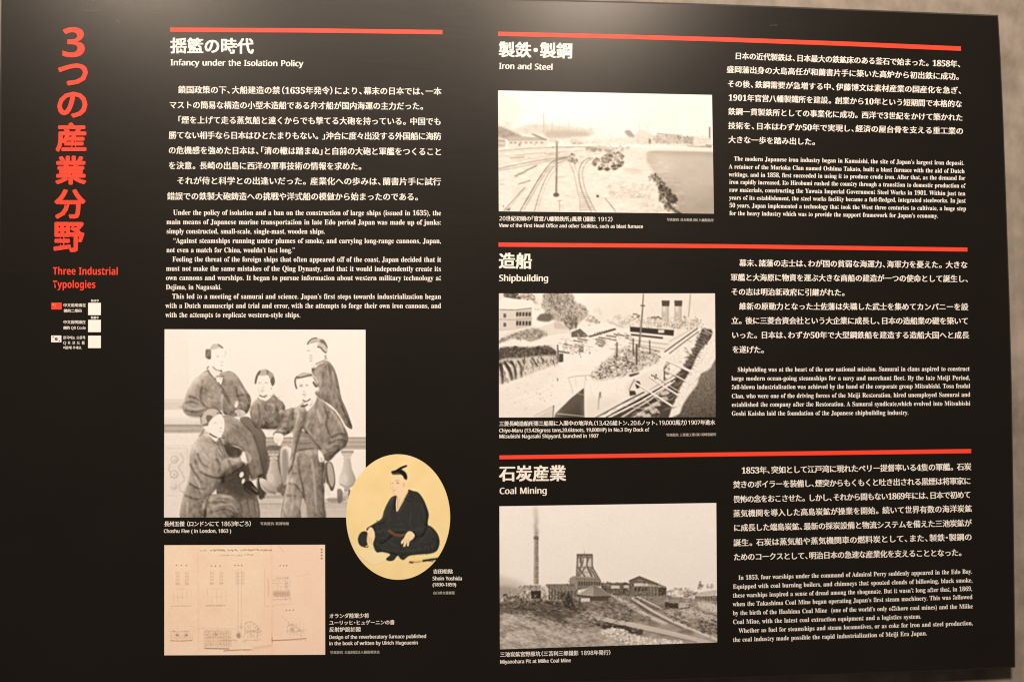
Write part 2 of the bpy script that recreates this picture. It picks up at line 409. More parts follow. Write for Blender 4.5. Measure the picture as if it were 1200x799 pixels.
job('caption.004', '(1830-1859)', (506.8, 686.4), (534.7, 686.4), 5.4, 'sans')
job('caption.004', '山口県文書館蔵', (507.4, 694.3), (532.9, 694.3), 3.8, 'gothic', M_grey_ink)
job('caption.005', 'オランダ陸軍少将', (385.7, 721.3), (432.6, 720.9), 6.0, 'gothic')
job('caption.005', 'ユーリッヒ・ヒュゲーニンの書', (385.7, 729.3), (462.5, 728.7), 6.0, 'gothic')
job('caption.005', '反射炉設計図', (385.7, 737.2), (422.8, 736.9), 6.2, 'gothic')
job('caption.005', 'Design of the reverberatory furnace published', (385.7, 748.1), (499.6, 746.9), 5.7, 'sans')
job('caption.005', 'in the book of written by Ulrich Hugeuenin', (385.7, 755.4), (489.9, 754.4), 5.7, 'sans')
job('caption.005', '写真提供：公益財団法人鍋島報效会', (386.7, 764.0), (445.0, 763.5), 3.8, 'gothic', M_grey_ink)
# notes beside the white squares
job('side_note', '中文说明请在', (74.2, 357.7), (101, 357.7), 4.3, 'gothic')
job('side_note', '侧的二维码', (74.7, 364.2), (96, 364.2), 4.2, 'gothic')
job('side_note', '简体字', (106.6, 352.5), (116.2, 352.5), 3.2, 'gothic')
job('side_note.001', '中文說明請在', (74.2, 377.5), (100.6, 377.5), 4.3, 'gothic')
job('side_note.001', '側的 QR Code', (74.2, 384.2), (100.7, 384.2), 4.2, 'gothic')
job('side_note.001', '繁體字', (106.4, 372.3), (116, 372.3), 3.2, 'gothic')
job('side_note.002', '한국어는 오른쪽', (74.0, 395.7), (100.2, 395.7), 4.1, 'gothic')
job('side_note.002', 'Q R 코 드 를', (74.0, 401.7), (99.6, 401.7), 4.1, 'gothic')
job('side_note.002', '이용해 주세요.', (74.0, 407.4), (96, 407.4), 3.9, 'gothic')

build_glyphs(ALLCH)
blocks = {}
for j in JOBS: blocks.setdefault((j[0].split('.')[0], j[0], id(j[6]) if j[6] else 0), []).append(j)
LABELS = {}
for (nm, key, _), js in blocks.items():
    acc = [[], [], 0]
    for (_, text, p0, p1, em, style, m_, condense, space) in js:
        set_line(acc, text, p0, p1, em, style, condense, space)
    name = nm if js[0][6] is not M_grey_ink else 'credit_line'
    link_np(name, np.concatenate(acc[0]), np.concatenate(acc[1]), js[0][6] or M_ink, panel)
for ch, x0, x1, y0, y1 in TITLE:
    v, t, _ = GL[bold_sans(ch)]
    lo, hi = v.min(0), v.max(0)
    acc = [[], [], 0]
    e = 0.9 if ch != '3' else 0.0
    for k, (dx, dy) in enumerate([(-1, -1), (1, -1), (-1, 1), (1, 1), (0, 0), (-1.3, 0), (1.3, 0), (0, -1.3), (0, 1.3)] if e else [(0, 0)]):
        uu = x0 + e * 1.3 + (v[:, 0] - lo[0]) / (hi[0] - lo[0]) * (x1 - x0 - 2.6 * e) + dx * e
        vv = y1 - e * 1.3 - (v[:, 1] - lo[1]) / (hi[1] - lo[1]) * (y1 - y0 - 2.6 * e) + dy * e
        emit(acc, np.stack([uu, vv], 1), t, 0, -0.0004 - 0.00006 * k)
    link_np('title_character', np.concatenate(acc[0]), np.concatenate(acc[1]), M_red, panel)

# ------------------------------------------------------------------ rules, flags, white squares
def patch(name, pts, material, y=-0.0003, label=None):
    X, Z = sheet([p[0] for p in pts], [p[1] for p in pts])
    return link(name, [(a, y, b) for a, b in zip(X, Z)], [tuple(range(len(pts)))[::-1]], material, panel, label)
patch('red_rule', [(199.8, 32.8), (360, 33.6), (518.4, 35.6), (518.4, 40.6), (360, 38.6), (199.8, 37.8)], M_red)
patch('red_rule', [(583.8, 37.6), (716, 40.6), (850, 44.2), (990, 49.1), (1126, 54.8), (1126, 60.0), (990, 54.2), (850, 49.3), (716, 45.5), (583.8, 42.5)], M_red)
patch('red_rule', [(584.2, 284.3), (850, 286.2), (1133.6, 290.2), (1133.6, 294.9), (850, 290.9), (584.2, 289.2)], M_red)
patch('red_rule', [(585.2, 533.3), (850, 529.8), (1138, 525.8), (1138, 530.8), (850, 534.6), (585.2, 538.0)], M_red)
for y0, y1 in ((354.9, 369.2), (374.8, 389.1), (393.3, 407.8)):
    patch('white_square', [(103.4, y0), (118.3, y0), (118.2, y1), (103.3, y1)], M_ink)
def flag(name, label, x0, y0, x1, y1, base):
    return patch(name, [(x0, y0), (x1, y0), (x1, y1), (x0, y1)], base, label=label)
flag('flag_print', 'small red flag with yellow stars', 60.3, 354.7, 72.4, 362.6, M_red)
M_yellow = mat('yellow_ink', (0.80, 0.55, 0.08)); M_blue = mat('blue_ink', (0.03, 0.06, 0.30))
def star(cx, cy, r):
    return [(cx + math.sin(i * math.pi / 5) * (r if i % 2 == 0 else r * .4), cy - math.cos(i * math.pi / 5) * (r if i % 2 == 0 else r * .4)) for i in range(10)]
patch('flag_star', star(62.4, 357.0, 1.2), M_yellow, -0.0005)
for a, b in ((64.6, 355.8), (65.3, 356.9), (65.3, 358.2), (64.5, 359.3)): patch('flag_star', star(a, b, .45), M_yellow, -0.0005)
flag('flag_print', 'small white flag with red and blue disc', 60.1, 393.1, 72.0, 401.0, M_ink)
def disc(cx, cy, r, a0, a1):
    return [(cx + r * math.cos(R(a)), cy - r * math.sin(R(a))) for a in range(a0, a1 + 1, 15)]
patch('flag_emblem', disc(66.05, 397.05, 1.9, -30, 150), M_red, -0.0005)
patch('flag_emblem', disc(66.05, 397.05, 1.9, 150, 330), M_blue, -0.0005)
for sx_, sy_ in ((-1, -1), (1, -1), (-1, 1), (1, 1)):
    for k in (-.5, 0, .5):
        a, b = 66.05 + sx_ * (3.6 + k * .8), 397.05 + sy_ * (2.4 + k * .5 * 1)
        patch('flag_bar', [(a - .55, b + sx_*sy_* .7 - .1), (a - .35, b + sx_*sy_*.7 + .1), (a + .55, b - sx_*sy_*.7 + .1), (a + .35, b - sx_*sy_*.7 - .1)], M_trim, -0.0005)

M_scuff = mat('scuffed_laminate', (0.09, 0.08, 0.07), 0.6, 0.3)
for q in ([(97, 12.2), (108, 13.0), (119, 11.6), (119, 12.1), (108, 13.8), (97, 12.8)], [(180, 15.4), (190, 14.8), (205, 14.9), (205, 15.3), (190, 15.4), (180, 15.9)],
          [(136, 24), (137, 23.6), (141, 27.4), (140.4, 27.6)], [(902, 30), (911, 29.6), (911, 30.1), (902, 30.4)]):
    patch('scuff_mark', q, M_scuff, -0.00025)

# ------------------------------------------------------------------ printed pictures (ink painted in code, then laid on fine flat sheets)
rng = np.random.default_rng(7)
def gauss(a, s):
    """separable blur by three box passes"""
    r = max(1, int(round(s)))
    if s < 0.5: return a
    for ax in (0, 1):
        for _ in range(2):
            p = np.pad(a, [(r, r) if k == ax else (0, 0) for k in range(a.ndim)], mode='edge')
            c = np.cumsum(p, ax, dtype=np.float64)
            c = np.concatenate([np.zeros_like(np.take(c, [0], ax)), c], ax)
            n = a.shape[ax]
            hi = np.take(c, np.arange(2 * r + 1, 2 * r + 1 + n), ax); lo = np.take(c, np.arange(0, n), ax)
            a = ((hi - lo) / (2 * r + 1)).astype(np.float32)
    return a
def spline(p, closed=True, k=6):
    p = np.asarray(p, float)
    if len(p) < 3: return p
    n = len(p); out = []
    for i in range(n if closed else n - 1):
        p0 = p[(i - 1) % n] if closed or i > 0 else p[i]
        p1, p2 = p[i], p[(i + 1) % n]
        p3 = p[(i + 2) % n] if closed or i < n - 2 else p2
        for t in np.linspace(0, 1, k, endpoint=False):
            out.append(.5 * (2 * p1 + (p2 - p0) * t + (2 * p0 - 5 * p1 + 4 * p2 - p3) * t * t + (3 * p1 - p0 - 3 * p2 + p3) * t ** 3))
    if not closed: out.append(p[-1])
    return np.array(out)
def tone3(t):
    if isinstance(t, (tuple, list)) and len(t) == 3: return np.array(t, np.float32)
    t = float(t); return np.array([t, t * (1 - .10 * (1 - t)), t * (1 - .22 * (1 - t))], np.float32)
class Pic:
    SS = 2.6
    def __init__(s, ox, oy, sc, x0, y0, x1, y1, bg):
        s.ox, s.oy, s.sc, s.x0, s.y0 = ox, oy, sc, x0, y0
        s.k = s.SS / sc
        s.W, s.H = int((x1 - x0) * s.k) + 1, int((y1 - y0) * s.k) + 1
        s.a = np.empty((s.H, s.W, 3), np.float32); s.a[:] = tone3(bg)
        s.yy, s.xx = np.mgrid[0:s.H, 0:s.W].astype(np.float32)
    def px(s, p): return (np.asarray(p, float) - (s.x0, s.y0)) * s.k
    def mask(s, P, blur):
        m = int(3 + blur * 2.5)
        xa, ya = np.floor(P.min(0)).astype(int) - m; xb, yb = np.ceil(P.max(0)).astype(int) + m + 1
        xa, ya = max(xa, 0), max(ya, 0); xb, yb = min(xb, s.W), min(yb, s.H)
        if xb <= xa or yb <= ya: return None
        Q = 2
        X = (np.arange((xb - xa) * Q) + .5) / Q + xa
        out = np.zeros(((yb - ya) * Q, (xb - xa) * Q), np.float32)
        A = P; B = np.roll(P, -1, 0)
        ys = (np.arange(out.shape[0]) + .5) / Q + ya
        for i, y in enumerate(ys):
            c = (A[:, 1] <= y) != (B[:, 1] <= y)
            if not c.any(): continue
            a, b = A[c], B[c]
            xs = np.sort(a[:, 0] + (y - a[:, 1]) / (b[:, 1] - a[:, 1]) * (b[:, 0] - a[:, 0]))
            out[i] = np.searchsorted(xs, X) % 2
        M = out.reshape(yb - ya, Q, xb - xa, Q).mean((1, 3))
        if blur >= .5: M = gauss(M, blur)
        return M, xa, ya, xb, yb
    def fill(s, P, tone, alpha=1., blur=0.):
        r = s.mask(P, blur)
        if r is None: return
        M, xa, ya, xb, yb = r
        M = (M * alpha)[..., None]
        reg = s.a[ya:yb, xa:xb]
        if isinstance(tone, tuple) and len(tone) == 4:      # gradient: tone a, tone b, point a, point b
            pa, pb = s.px(tone[2]), s.px(tone[3]); d = pb - pa; L = (d @ d)
            f = np.clip(((s.xx[ya:yb, xa:xb] - pa[0]) * d[0] + (s.yy[ya:yb, xa:xb] - pa[1]) * d[1]) / L, 0, 1)[..., None]
            T = tone3(tone[0]) * (1 - f) + tone3(tone[1]) * f
        else: T = tone3(tone)
        reg[:] = reg * (1 - M) + T * M
    def poly(s, pts, tone, alpha=1., blur=.6, smooth=True):
        P = s.px(pts)
        s.fill(spline(P) if smooth and len(P) > 2 else P, tone, alpha, blur * 1.0)
    def box(s, x0, y0, x1, y1, tone, alpha=1., blur=.4): s.poly([(x0, y0), (x1, y0), (x1, y1), (x0, y1)], tone, alpha, blur, False)
    def ell(s, cx, cy, rx, ry, tone, alpha=1., blur=.6, rot=0):
        t = np.linspace(0, 2 * np.pi, 28, endpoint=False); c, q = math.cos(R(rot)), math.sin(R(rot))
        ex, ey = rx * np.cos(t), ry * np.sin(t)
        s.fill(s.px(np.stack([cx + ex * c - ey * q, cy + ex * q + ey * c], 1)), tone, alpha, blur)
    def line(s, pts, w, tone, alpha=1., blur=.5, smooth=True):
        P = s.px(pts)
        if smooth and len(P) > 2: P = spline(P, False)
        ww = (np.linspace(w[0], w[1], len(P)) if isinstance(w, tuple) else np.full(len(P), w)) * s.k / 2
        d = np.gradient(P, axis=0); d /= np.linalg.norm(d, axis=1)[:, None] + 1e-9
        n = np.stack([-d[:, 1], d[:, 0]], 1) * ww[:, None]
        s.fill(np.concatenate([P + n, (P - n)[::-1]]), tone, alpha, blur)
    def noise(s, pts, amp, size, stretch=(1, 1), blur=2, smooth=True, bias=0):
        """uneven tone inside an outline; size in layout units of the crop"""
        r = s.mask(spline(s.px(pts)) if smooth else s.px(pts), blur)
        if r is None: return
        M, xa, ya, xb, yb = r
        h, w_ = M.shape; k = max(1., size * s.k)
        def lay(k):
            gh, gw = int(h / (k * stretch[1])) + 3, int(w_ / (k * stretch[0])) + 3
            g = rng.standard_normal((gh, gw)).astype(np.float32)
            yi, xi = np.linspace(0, gh - 1.01, h), np.linspace(0, gw - 1.01, w_)
            y0, x0 = yi.astype(int), xi.astype(int); fy, fx = (yi - y0)[:, None], (xi - x0)[None]
            fy, fx = fy * fy * (3 - 2 * fy), fx * fx * (3 - 2 * fx)
            return g[y0][:, x0] * (1 - fy) * (1 - fx) + g[y0][:, x0 + 1] * (1 - fy) * fx + g[y0 + 1][:, x0] * fy * (1 - fx) + g[y0 + 1][:, x0 + 1] * fy * fx
        n = lay(k) + .6 * lay(max(1, k / 2.1)) + bias
        reg = s.a[ya:yb, xa:xb]
        reg += (n * amp * M)[..., None] * np.clip(1.3 - reg, .25, 1) * 1.2
        np.clip(reg, 0.03, 1, out=reg)
    def blobs(s, pts, n, size, tones, aspect=1., blur=0., alpha=.85, rot=0):
        P = spline(s.px(pts)); lo, hi = P.min(0), P.max(0); A, B = P, np.roll(P, -1, 0)
        c = 0; tries = 0
        while c < n and tries < n * 6:
            tries += 1
            q = lo + rng.random(2) * (hi - lo)
            cr = (A[:, 1] <= q[1]) != (B[:, 1] <= q[1])
            xs = A[cr][:, 0] + (q[1] - A[cr][:, 1]) / (B[cr][:, 1] - A[cr][:, 1]) * (B[cr][:, 0] - A[cr][:, 0])
            if (xs > q[0]).sum() % 2 == 0: continue
            c += 1
            r = rng.uniform(*size); cx, cy = q / s.k + (s.x0, s.y0)
            k = rng.integers(5, 8); t = np.sort(rng.random(k)) * 2 * np.pi
            rr = r * rng.uniform(.6, 1.2, k); co, si = math.cos(R(rot)), math.sin(R(rot))
            ex, ey = rr * np.cos(t) * aspect, rr * np.sin(t)
            s.fill(s.px(np.stack([cx + ex * co - ey * si, cy + ex * si + ey * co], 1)), float(rng.uniform(*tones)), alpha, blur)
    def relief(s, pts, amp=.5, size=10, way=(-.6, -.8)):
        """rounds an outline with light from one side, as the old photographs show their sitters"""
        P = spline(s.px(pts)); r0 = s.mask(P, 0)
        if r0 is None: return
        M, xa, ya, xb, yb = r0; k = max(1., size * s.k)
        g = gauss(M, k); gy, gx = np.gradient(g)
        sh = -(gx * way[0] + gy * way[1]) * k * amp
        reg = s.a[ya:yb, xa:xb]; reg += (sh * M)[..., None] * np.array([1, .96, .92], np.float32); np.clip(reg, .04, 1, out=reg)
    def strokes(s, pts, n, length, w, tones, ang, spread=20, alpha=.45, blur=.8):
        P = spline(s.px(pts)); lo, hi = P.min(0) / s.k + (s.x0, s.y0), P.max(0) / s.k + (s.x0, s.y0); A, B = P, np.roll(P, -1, 0)
        for _ in range(n * 3):
            if n <= 0: break
            c = lo + rng.random(2) * (hi - lo); q = (c - (s.x0, s.y0)) * s.k
            cr = (A[:, 1] <= q[1]) != (B[:, 1] <= q[1])
            xs = A[cr][:, 0] + (q[1] - A[cr][:, 1]) / (B[cr][:, 1] - A[cr][:, 1]) * (B[cr][:, 0] - A[cr][:, 0])
            if (xs > q[0]).sum() % 2 == 0: continue
            n -= 1
            a_ = R(ang + rng.normal(0, spread)); L = rng.uniform(.4, 1) * length / 2; d = np.array([math.cos(a_), math.sin(a_)]); m = np.array([-d[1], d[0]]) * rng.uniform(-.3, .3) * L
            s.line([c - d * L, c + m, c + d * L], (w * rng.uniform(.6, 1.2), w * .4), float(rng.uniform(*tones)), alpha, blur)
    def sample(s, u, v):
        x = ((u - s.ox) * s.sc - s.x0) * s.k - .5; y = ((v - s.oy) * s.sc - s.y0) * s.k - .5
        x = np.clip(x, 0, s.W - 1.01); y = np.clip(y, 0, s.H - 1.01)
        x0, y0 = x.astype(int), y.astype(int); fx, fy = (x - x0)[..., None], (y - y0)[..., None]
        a = s.a
        return a[y0, x0] * (1 - fx) * (1 - fy) + a[y0, x0 + 1] * fx * (1 - fy) + a[y0 + 1, x0] * (1 - fx) * fy + a[y0 + 1, x0 + 1] * fx * fy
    def finish(s, soft=1.0, grain=.012, sharp=.75):
        s.a = gauss(s.a, soft) if soft >= .5 else s.a
        s.a = s.a + sharp * (s.a - gauss(s.a, 2)) + .2 * (s.a - gauss(s.a, 6))
        g = rng.standard_normal((s.H, s.W)).astype(np.float32); g = g + 2.2 * gauss(rng.standard_normal((s.H, s.W)).astype(np.float32), 1)
        s.a = np.clip(s.a + g[..., None] * grain, .02, 1.0)

def print_material():
    m = bpy.data.materials.new('photographic_print_ink'); m.use_nodes = True
    nt = m.node_tree; b = nt.nodes['Principled BSDF']
    at = nt.nodes.new('ShaderNodeAttribute'); at.attribute_name = 'ink'
    b.inputs['Roughness'].default_value = 0.48; b.inputs['Specular IOR Level'].default_value = 0.3
    nt.links.new(at.outputs['Color'], b.inputs['Base Color'])
    return m
M_print = print_material()
PAPER = 0.80
def ink_colors(c):
    return np.concatenate([np.clip(PAPER * np.power(np.clip(c, 0, 1), 2.2), 0, 1), np.ones(c.shape[:-1] + (1,))], -1)
def add_colors(o, rgba):
    at = o.data.color_attributes.new('ink', 'FLOAT_COLOR', 'POINT')
    at.data.foreach_set('color', np.ascontiguousarray(rgba, np.float32).ravel())
def lay_quad(name, label, pic, quad, y=-0.0003, step=0.62):
    q = np.array(quad, float)
    w_ = np.linalg.norm(q[1] - q[0]); h = np.linalg.norm(q[3] - q[0])
    nx, ny = int(w_ / step) + 2, int(h / step) + 2
    S_, T_ = np.meshgrid(np.linspace(0, 1, nx), np.linspace(0, 1, ny))
    S_, T_ = S_[..., None], T_[..., None]
    P = q[0] * (1 - S_) * (1 - T_) + q[1] * S_ * (1 - T_) + q[2] * S_ * T_ + q[3] * (1 - S_) * T_
    X, Z = sheet(P[..., 0], P[..., 1])
    V = np.stack([X, np.full_like(X, y), Z], -1).reshape(-1, 3)
    i = np.arange(ny * nx).reshape(ny, nx)
    F = np.stack([i[:-1, :-1], i[1:, :-1], i[1:, 1:], i[:-1, 1:]], -1).reshape(-1, 4)
    o = link_np(name, V, F, M_print, panel, label)
    add_colors(o, ink_colors(pic.sample(P[..., 0], P[..., 1])).reshape(-1, 4))
    return o

# ---- five young men at a balustrade
def head(p, cx, cy, rx, ry, face, hair, ht, turn=0., feat=.62, rot=0):
    feat -= .16
    p.poly([(cx, cy - ry), (cx + rx * .75, cy - ry * .72), (cx + rx, cy - ry * .1), (cx + rx * .88, cy + ry * .42), (cx + rx * .42, cy + ry * .9), (cx, cy + ry), (cx - rx * .42, cy + ry * .9), (cx - rx * .88, cy + ry * .42), (cx - rx, cy - ry * .1), (cx - rx * .75, cy - ry * .72)], face, 1, .6)
    p.poly([(cx + rx * .45, cy - ry * .5), (cx + rx, cy - ry * .2), (cx + rx * .85, cy + ry * .5), (cx + rx * .2, cy + ry * .98), (cx + rx * .45, cy + ry * .3)], face - .16, .6, 3)
    p.ell(cx - turn * rx * .9 + rx * .25 * (1 if turn <= 0 else -1), cy + ry * .1, rx * .55, ry * .8, face - .05, .5, 3, rot)
    ex = cx + turn * rx * .35
    for s_ in (-1, 1):
        p.ell(ex + s_ * rx * .36, cy - ry * .02, rx * .17, ry * .055, feat, .75, .8)
        p.line([(ex + s_ * rx * .18, cy - ry * .17), (ex + s_ * rx * .55, cy - ry * .18)], 3, feat + .08, .6, .8)
    p.line([(ex + turn * rx * .12, cy), (ex + turn * rx * .25, cy + ry * .25)], 4, face - .14, .6, .9)
    p.ell(ex + turn * rx * .15, cy + ry * .3, rx * .16, ry * .05, face - .22, .7, .9)
    p.ell(ex + turn * rx * .08, cy + ry * .52, rx * .3, ry * .06, feat - .02, .7, .9)
    p.ell(ex, cy + ry * .66, rx * .22, ry * .05, face - .16, .5, 1)
    p.poly(hair, ht, 1, .6); p.relief(hair, .5, 6); p.strokes(hair, 14, 9, 3, (ht - .1, ht + .3), 60, 40, .6, .6)
REPLAY = []
def folds(p, segs, t, w=5, a=.5):
    REPLAY.append((segs, t, w))
    for q in segs: p.line(q, (w, w * .4), t, a, 1.6)

G = Pic(185, 380, 3.444, 20, 12, 848, 790, .965)
G.noise([(20, 12), (848, 12), (848, 790), (20, 790)], .012, 160, smooth=False)
G.poly([(20, 12), (115, 12), (122, 330), (20, 330)], (.945, .93, (20, 0), (120, 0)), .8, 5, False)
G.line([(118, 60), (122, 320)], 6, .90, .6, 3)
# left pedestal and cornice
G.box(20, 300, 180, 322, .86); G.box(20, 316, 180, 345, .80, .8, 1.5); G.box(20, 345, 200, 372, .95); G.box(20, 372, 200, 404, (.93, .84, (0, 372), (0, 404)))
G.box(20, 404, 185, 436, .60, 1, .8)
for i in range(22): G.ell(30 + i * 7, 420, 2.2, 6, .80, .7, .5)
G.line([(20, 406), (185, 406)], 3, .45); G.line([(20, 438), (180, 438)], 4, .72)
G.box(20, 440, 170, 486, .93); G.box(20, 486, 150, 790, .90)
G.line([(38, 500), (120, 500), (120, 690), (38, 690)], 3, .74, .8, 1, False)
G.box(50, 512, 112, 680, .86, .6, 2)
for (x, y, r) in ((68, 545, 16), (66, 605, 18), (66, 655, 13)):
    G.ell(x, y, r, r, .72, .8, 1.2); G.ell(x - 2, y - 2, r * .6, r * .6, .92, .9, 1.2); G.ell(x, y, r * .25, r * .25, .66, .9, 1)
for q in ([(90, 520), (104, 548), (84, 575), (100, 600)], [(96, 600), (108, 625), (86, 650), (92, 676)], [(50, 560), (44, 585), (56, 600)]): G.line(q, 6, .74, .8, 1.4)
# right balustrade
G.poly([(400, 420), (848, 412), (848, 430), (800, 452), (400, 456)], .95, 1, 1, False)
G.box(740, 425, 848, 456, (.95, .97, (740, 0), (848, 0)))
G.box(395, 455, 848, 505, .62, 1, 1)
for y, t in ((457, .50), (466, .74), (474, .55), (484, .72), (492, .50), (500, .66)): G.line([(395, y), (848, y)], 4, t, .8, 1, False)
G.box(395, 505, 560, 705, .80, 1, 1); G.box(690, 505, 848, 705, .965, 1, 1)
G.poly([(425, 505), (520, 505), (528, 600), (500, 705), (425, 705)], .33, 1, 2)
G.poly([(495, 505), (540, 505), (530, 620), (505, 640)], .90, 1, 1.5)
def baluster(x, t0):
    G.box(x - 24, 508, x + 26, 520, t0 - .12); G.box(x - 20, 520, x + 20, 530, t0 + .05)
    G.box(x - 13, 530, x + 14, 548, t0, 1, .8); G.ell(x, 540, 18, 5, t0 + .1)
    G.poly([(x - 11, 545), (x + 12, 545), (x + 20, 585), (x + 34, 620), (x + 30, 645), (x + 8, 660), (x - 10, 660), (x - 30, 645), (x - 34, 620), (x - 20, 585)], (t0 + .16, t0 - .14, (x - 30, 0), (x + 34, 0)), 1, .9)
    G.ell(x - 8, 622, 11, 20, min(1, t0 + .2), .55, 3); G.line([(x - 30, 642), (x, 656), (x + 30, 642)], 5, t0 - .22, .7, 1.4)
    G.box(x - 12, 660, x + 12, 674, t0 - .1); G.ell(x, 686, 32, 11, t0 + .05); G.box(x - 36, 690, x + 36, 706, t0 - .04)
baluster(467, .66); baluster(764, .70)
# floor and steps
G.box(395, 702, 848, 725, .78, 1, 1); G.box(395, 722, 848, 790, (.70, .80, (0, 722), (0, 790)), 1, 1)
G.line([(395, 724), (848, 718)], 4, .55, .7, 1); G.line([(395, 750), (848, 744)], 3, .88, .6, 1.2)
G.poly([(690, 700), (760, 702), (740, 716), (690, 716)], .42, .7, 2); G.poly([(725, 665), (745, 672), (742, 716), (726, 716)], .30, .8, 1)
G.line([(775, 668), (770, 690)], 6, .25, .9, 1)
# the man standing behind, back to the right
E_ = [(622, 178), (648, 160), (680, 145), (706, 168), (722, 205), (732, 250), (742, 300), (762, 345), (785, 418), (762, 412), (745, 385), (722, 350), (690, 320), (655, 300), (636, 275), (626, 225)]
G.poly(E_, (.55, .43, (630, 0), (740, 0)), 1, .8)
folds(G, [[(690, 160), (700, 240), (690, 320)], [(670, 190), (665, 250)], [(716, 240), (712, 300)]], .36, 5, .6)
folds(G, [[(655, 200), (650, 260)], [(704, 190), (720, 270)]], .66, 6, .4)
G.line([(732, 300), (750, 350), (782, 414)], 7, .26, .8, 1.2)
G.poly([(622, 182), (640, 168), (672, 148), (676, 156), (645, 180), (626, 196)], .30, .8, 1)
G.poly([(618, 166), (634, 160), (640, 170), (624, 178)], .92, 1, .8)
head(G, 634, 118, 31, 45, .955, [(602, 84), (606, 64), (626, 54), (656, 54), (680, 72), (686, 100), (684, 140), (674, 136), (664, 118), (666, 98), (652, 92), (648, 82), (630, 82)], .48, -.7, .66)
G.poly([(648, 94), (662, 102), (668, 128), (676, 134), (684, 122), (682, 92), (668, 76)], .36, .7, 1.5); G.line([(610, 66), (636, 58), (660, 66)], 6, .72, .6, 1.5)
G.ell(666, 120, 6, 11, .86, .8, 1); G.ell(625, 160, 10, 6, .74, .5, 1.5)
# the small man in the middle
G.poly([(380, 322), (402, 300), (420, 290), (462, 282), (486, 300), (508, 318), (513, 345), (500, 392), (488, 420), (400, 418), (385, 395), (372, 360)], (.46, .36, (380, 300), (500, 410)), 1, .8)
folds(G, [[(405, 320), (412, 370), (402, 410)], [(480, 330), (476, 370)], [(430, 330), (440, 350)]], .26, 6, .6)
folds(G, [[(440, 320), (470, 330), (462, 360)], [(495, 330), (492, 370)]], .58, 8, .5)
G.poly([(404, 296), (420, 290), (434, 300), (458, 280), (462, 288), (436, 308), (414, 304)], .90, 1, .9)
head(G, 430, 246, 31, 44, .95, [(392, 238), (393, 210), (407, 192), (430, 183), (452, 187), (466, 204), (470, 232), (465, 246), (459, 244), (456, 224), (446, 210), (428, 202), (410, 210), (402, 222), (399, 240)], .50, -.05, .58)
G.line([(412, 192), (436, 184), (456, 194)], 8, .62, .7, 2); G.ell(428, 282, 18, 6, .55, .5, 2)
# the seated man, upper left
G.poly([(205, 182), (170, 204), (144, 226), (118, 276), (102, 318), (104, 348), (128, 368), (180, 372), (250, 360), (300, 372), (338, 372), (366, 350), (376, 300), (352, 258), (318, 205), (286, 188), (245, 196)], (.60, .46, (110, 0), (370, 0)), 1, .9)
G.poly([(118, 276), (108, 330), (128, 364), (185, 368), (250, 352), (248, 340), (190, 342), (160, 320), (168, 280), (160, 240), (140, 240)], .54, .8, 2)
folds(G, [[(110, 318), (140, 312), (165, 324)], [(124, 290), (150, 296), (168, 310)], [(180, 250), (172, 290), (182, 322), (215, 344)], [(108, 345), (150, 352), (200, 345)], [(260, 270), (290, 320), (312, 356)], [(318, 290), (350, 282), (370, 290)], [(314, 250), (322, 290)]], .30, 7, .7)
folds(G, [[(150, 230), (180, 215)], [(200, 300), (240, 310)], [(330, 250), (356, 290)], [(120, 335), (150, 342), (180, 336)], [(310, 310), (350, 320)]], .72, 8, .5)
G.poly([(258, 290), (280, 320), (305, 360), (268, 362), (256, 330)], .38, .9, 1.2); folds(G, [[(262, 280), (258, 320), (262, 362)]], .78, 5, .8)
G.line([(238, 220), (262, 260), (296, 318), (320, 352)], 6, .25, .8, 1); G.poly([(215, 190), (232, 222), (262, 250), (272, 232), (262, 205), (250, 210)], .36, .6, 1.5)
G.poly([(206, 170), (216, 196), (244, 228), (254, 244), (262, 214), (254, 204), (244, 208), (226, 192), (214, 174)], .96, 1, .8)
G.poly([(238, 206), (268, 200), (266, 214), (250, 210), (240, 216)], .55, .8, .8)
head(G, 240, 138, 33, 46, .955, [(190, 122), (196, 98), (214, 84), (240, 78), (262, 86), (274, 102), (270, 112), (250, 96), (226, 102), (216, 118), (214, 138), (200, 140), (192, 134)], .62, .55, .70)
G.poly([(192, 108), (206, 100), (216, 104), (214, 136), (202, 141), (192, 132)], .34, .9, 1.2); G.line([(222, 94), (245, 82), (264, 92)], 6, .74, .7, 1.6)
G.ell(206, 150, 6, 10, .82, .7, 1); G.line([(214, 170), (236, 184), (256, 182)], 7, .62, .5, 2.2)
G.ell(318, 322, 7, 14, .95, .95, 1, 20)
G.poly([(310, 350), (330, 342), (350, 352), (356, 366), (340, 382), (314, 386), (308, 376), (322, 366)], .95, 1, .8)
folds(G, [[(322, 366), (340, 364)], [(326, 376), (342, 374)]], .70, 3, .7)
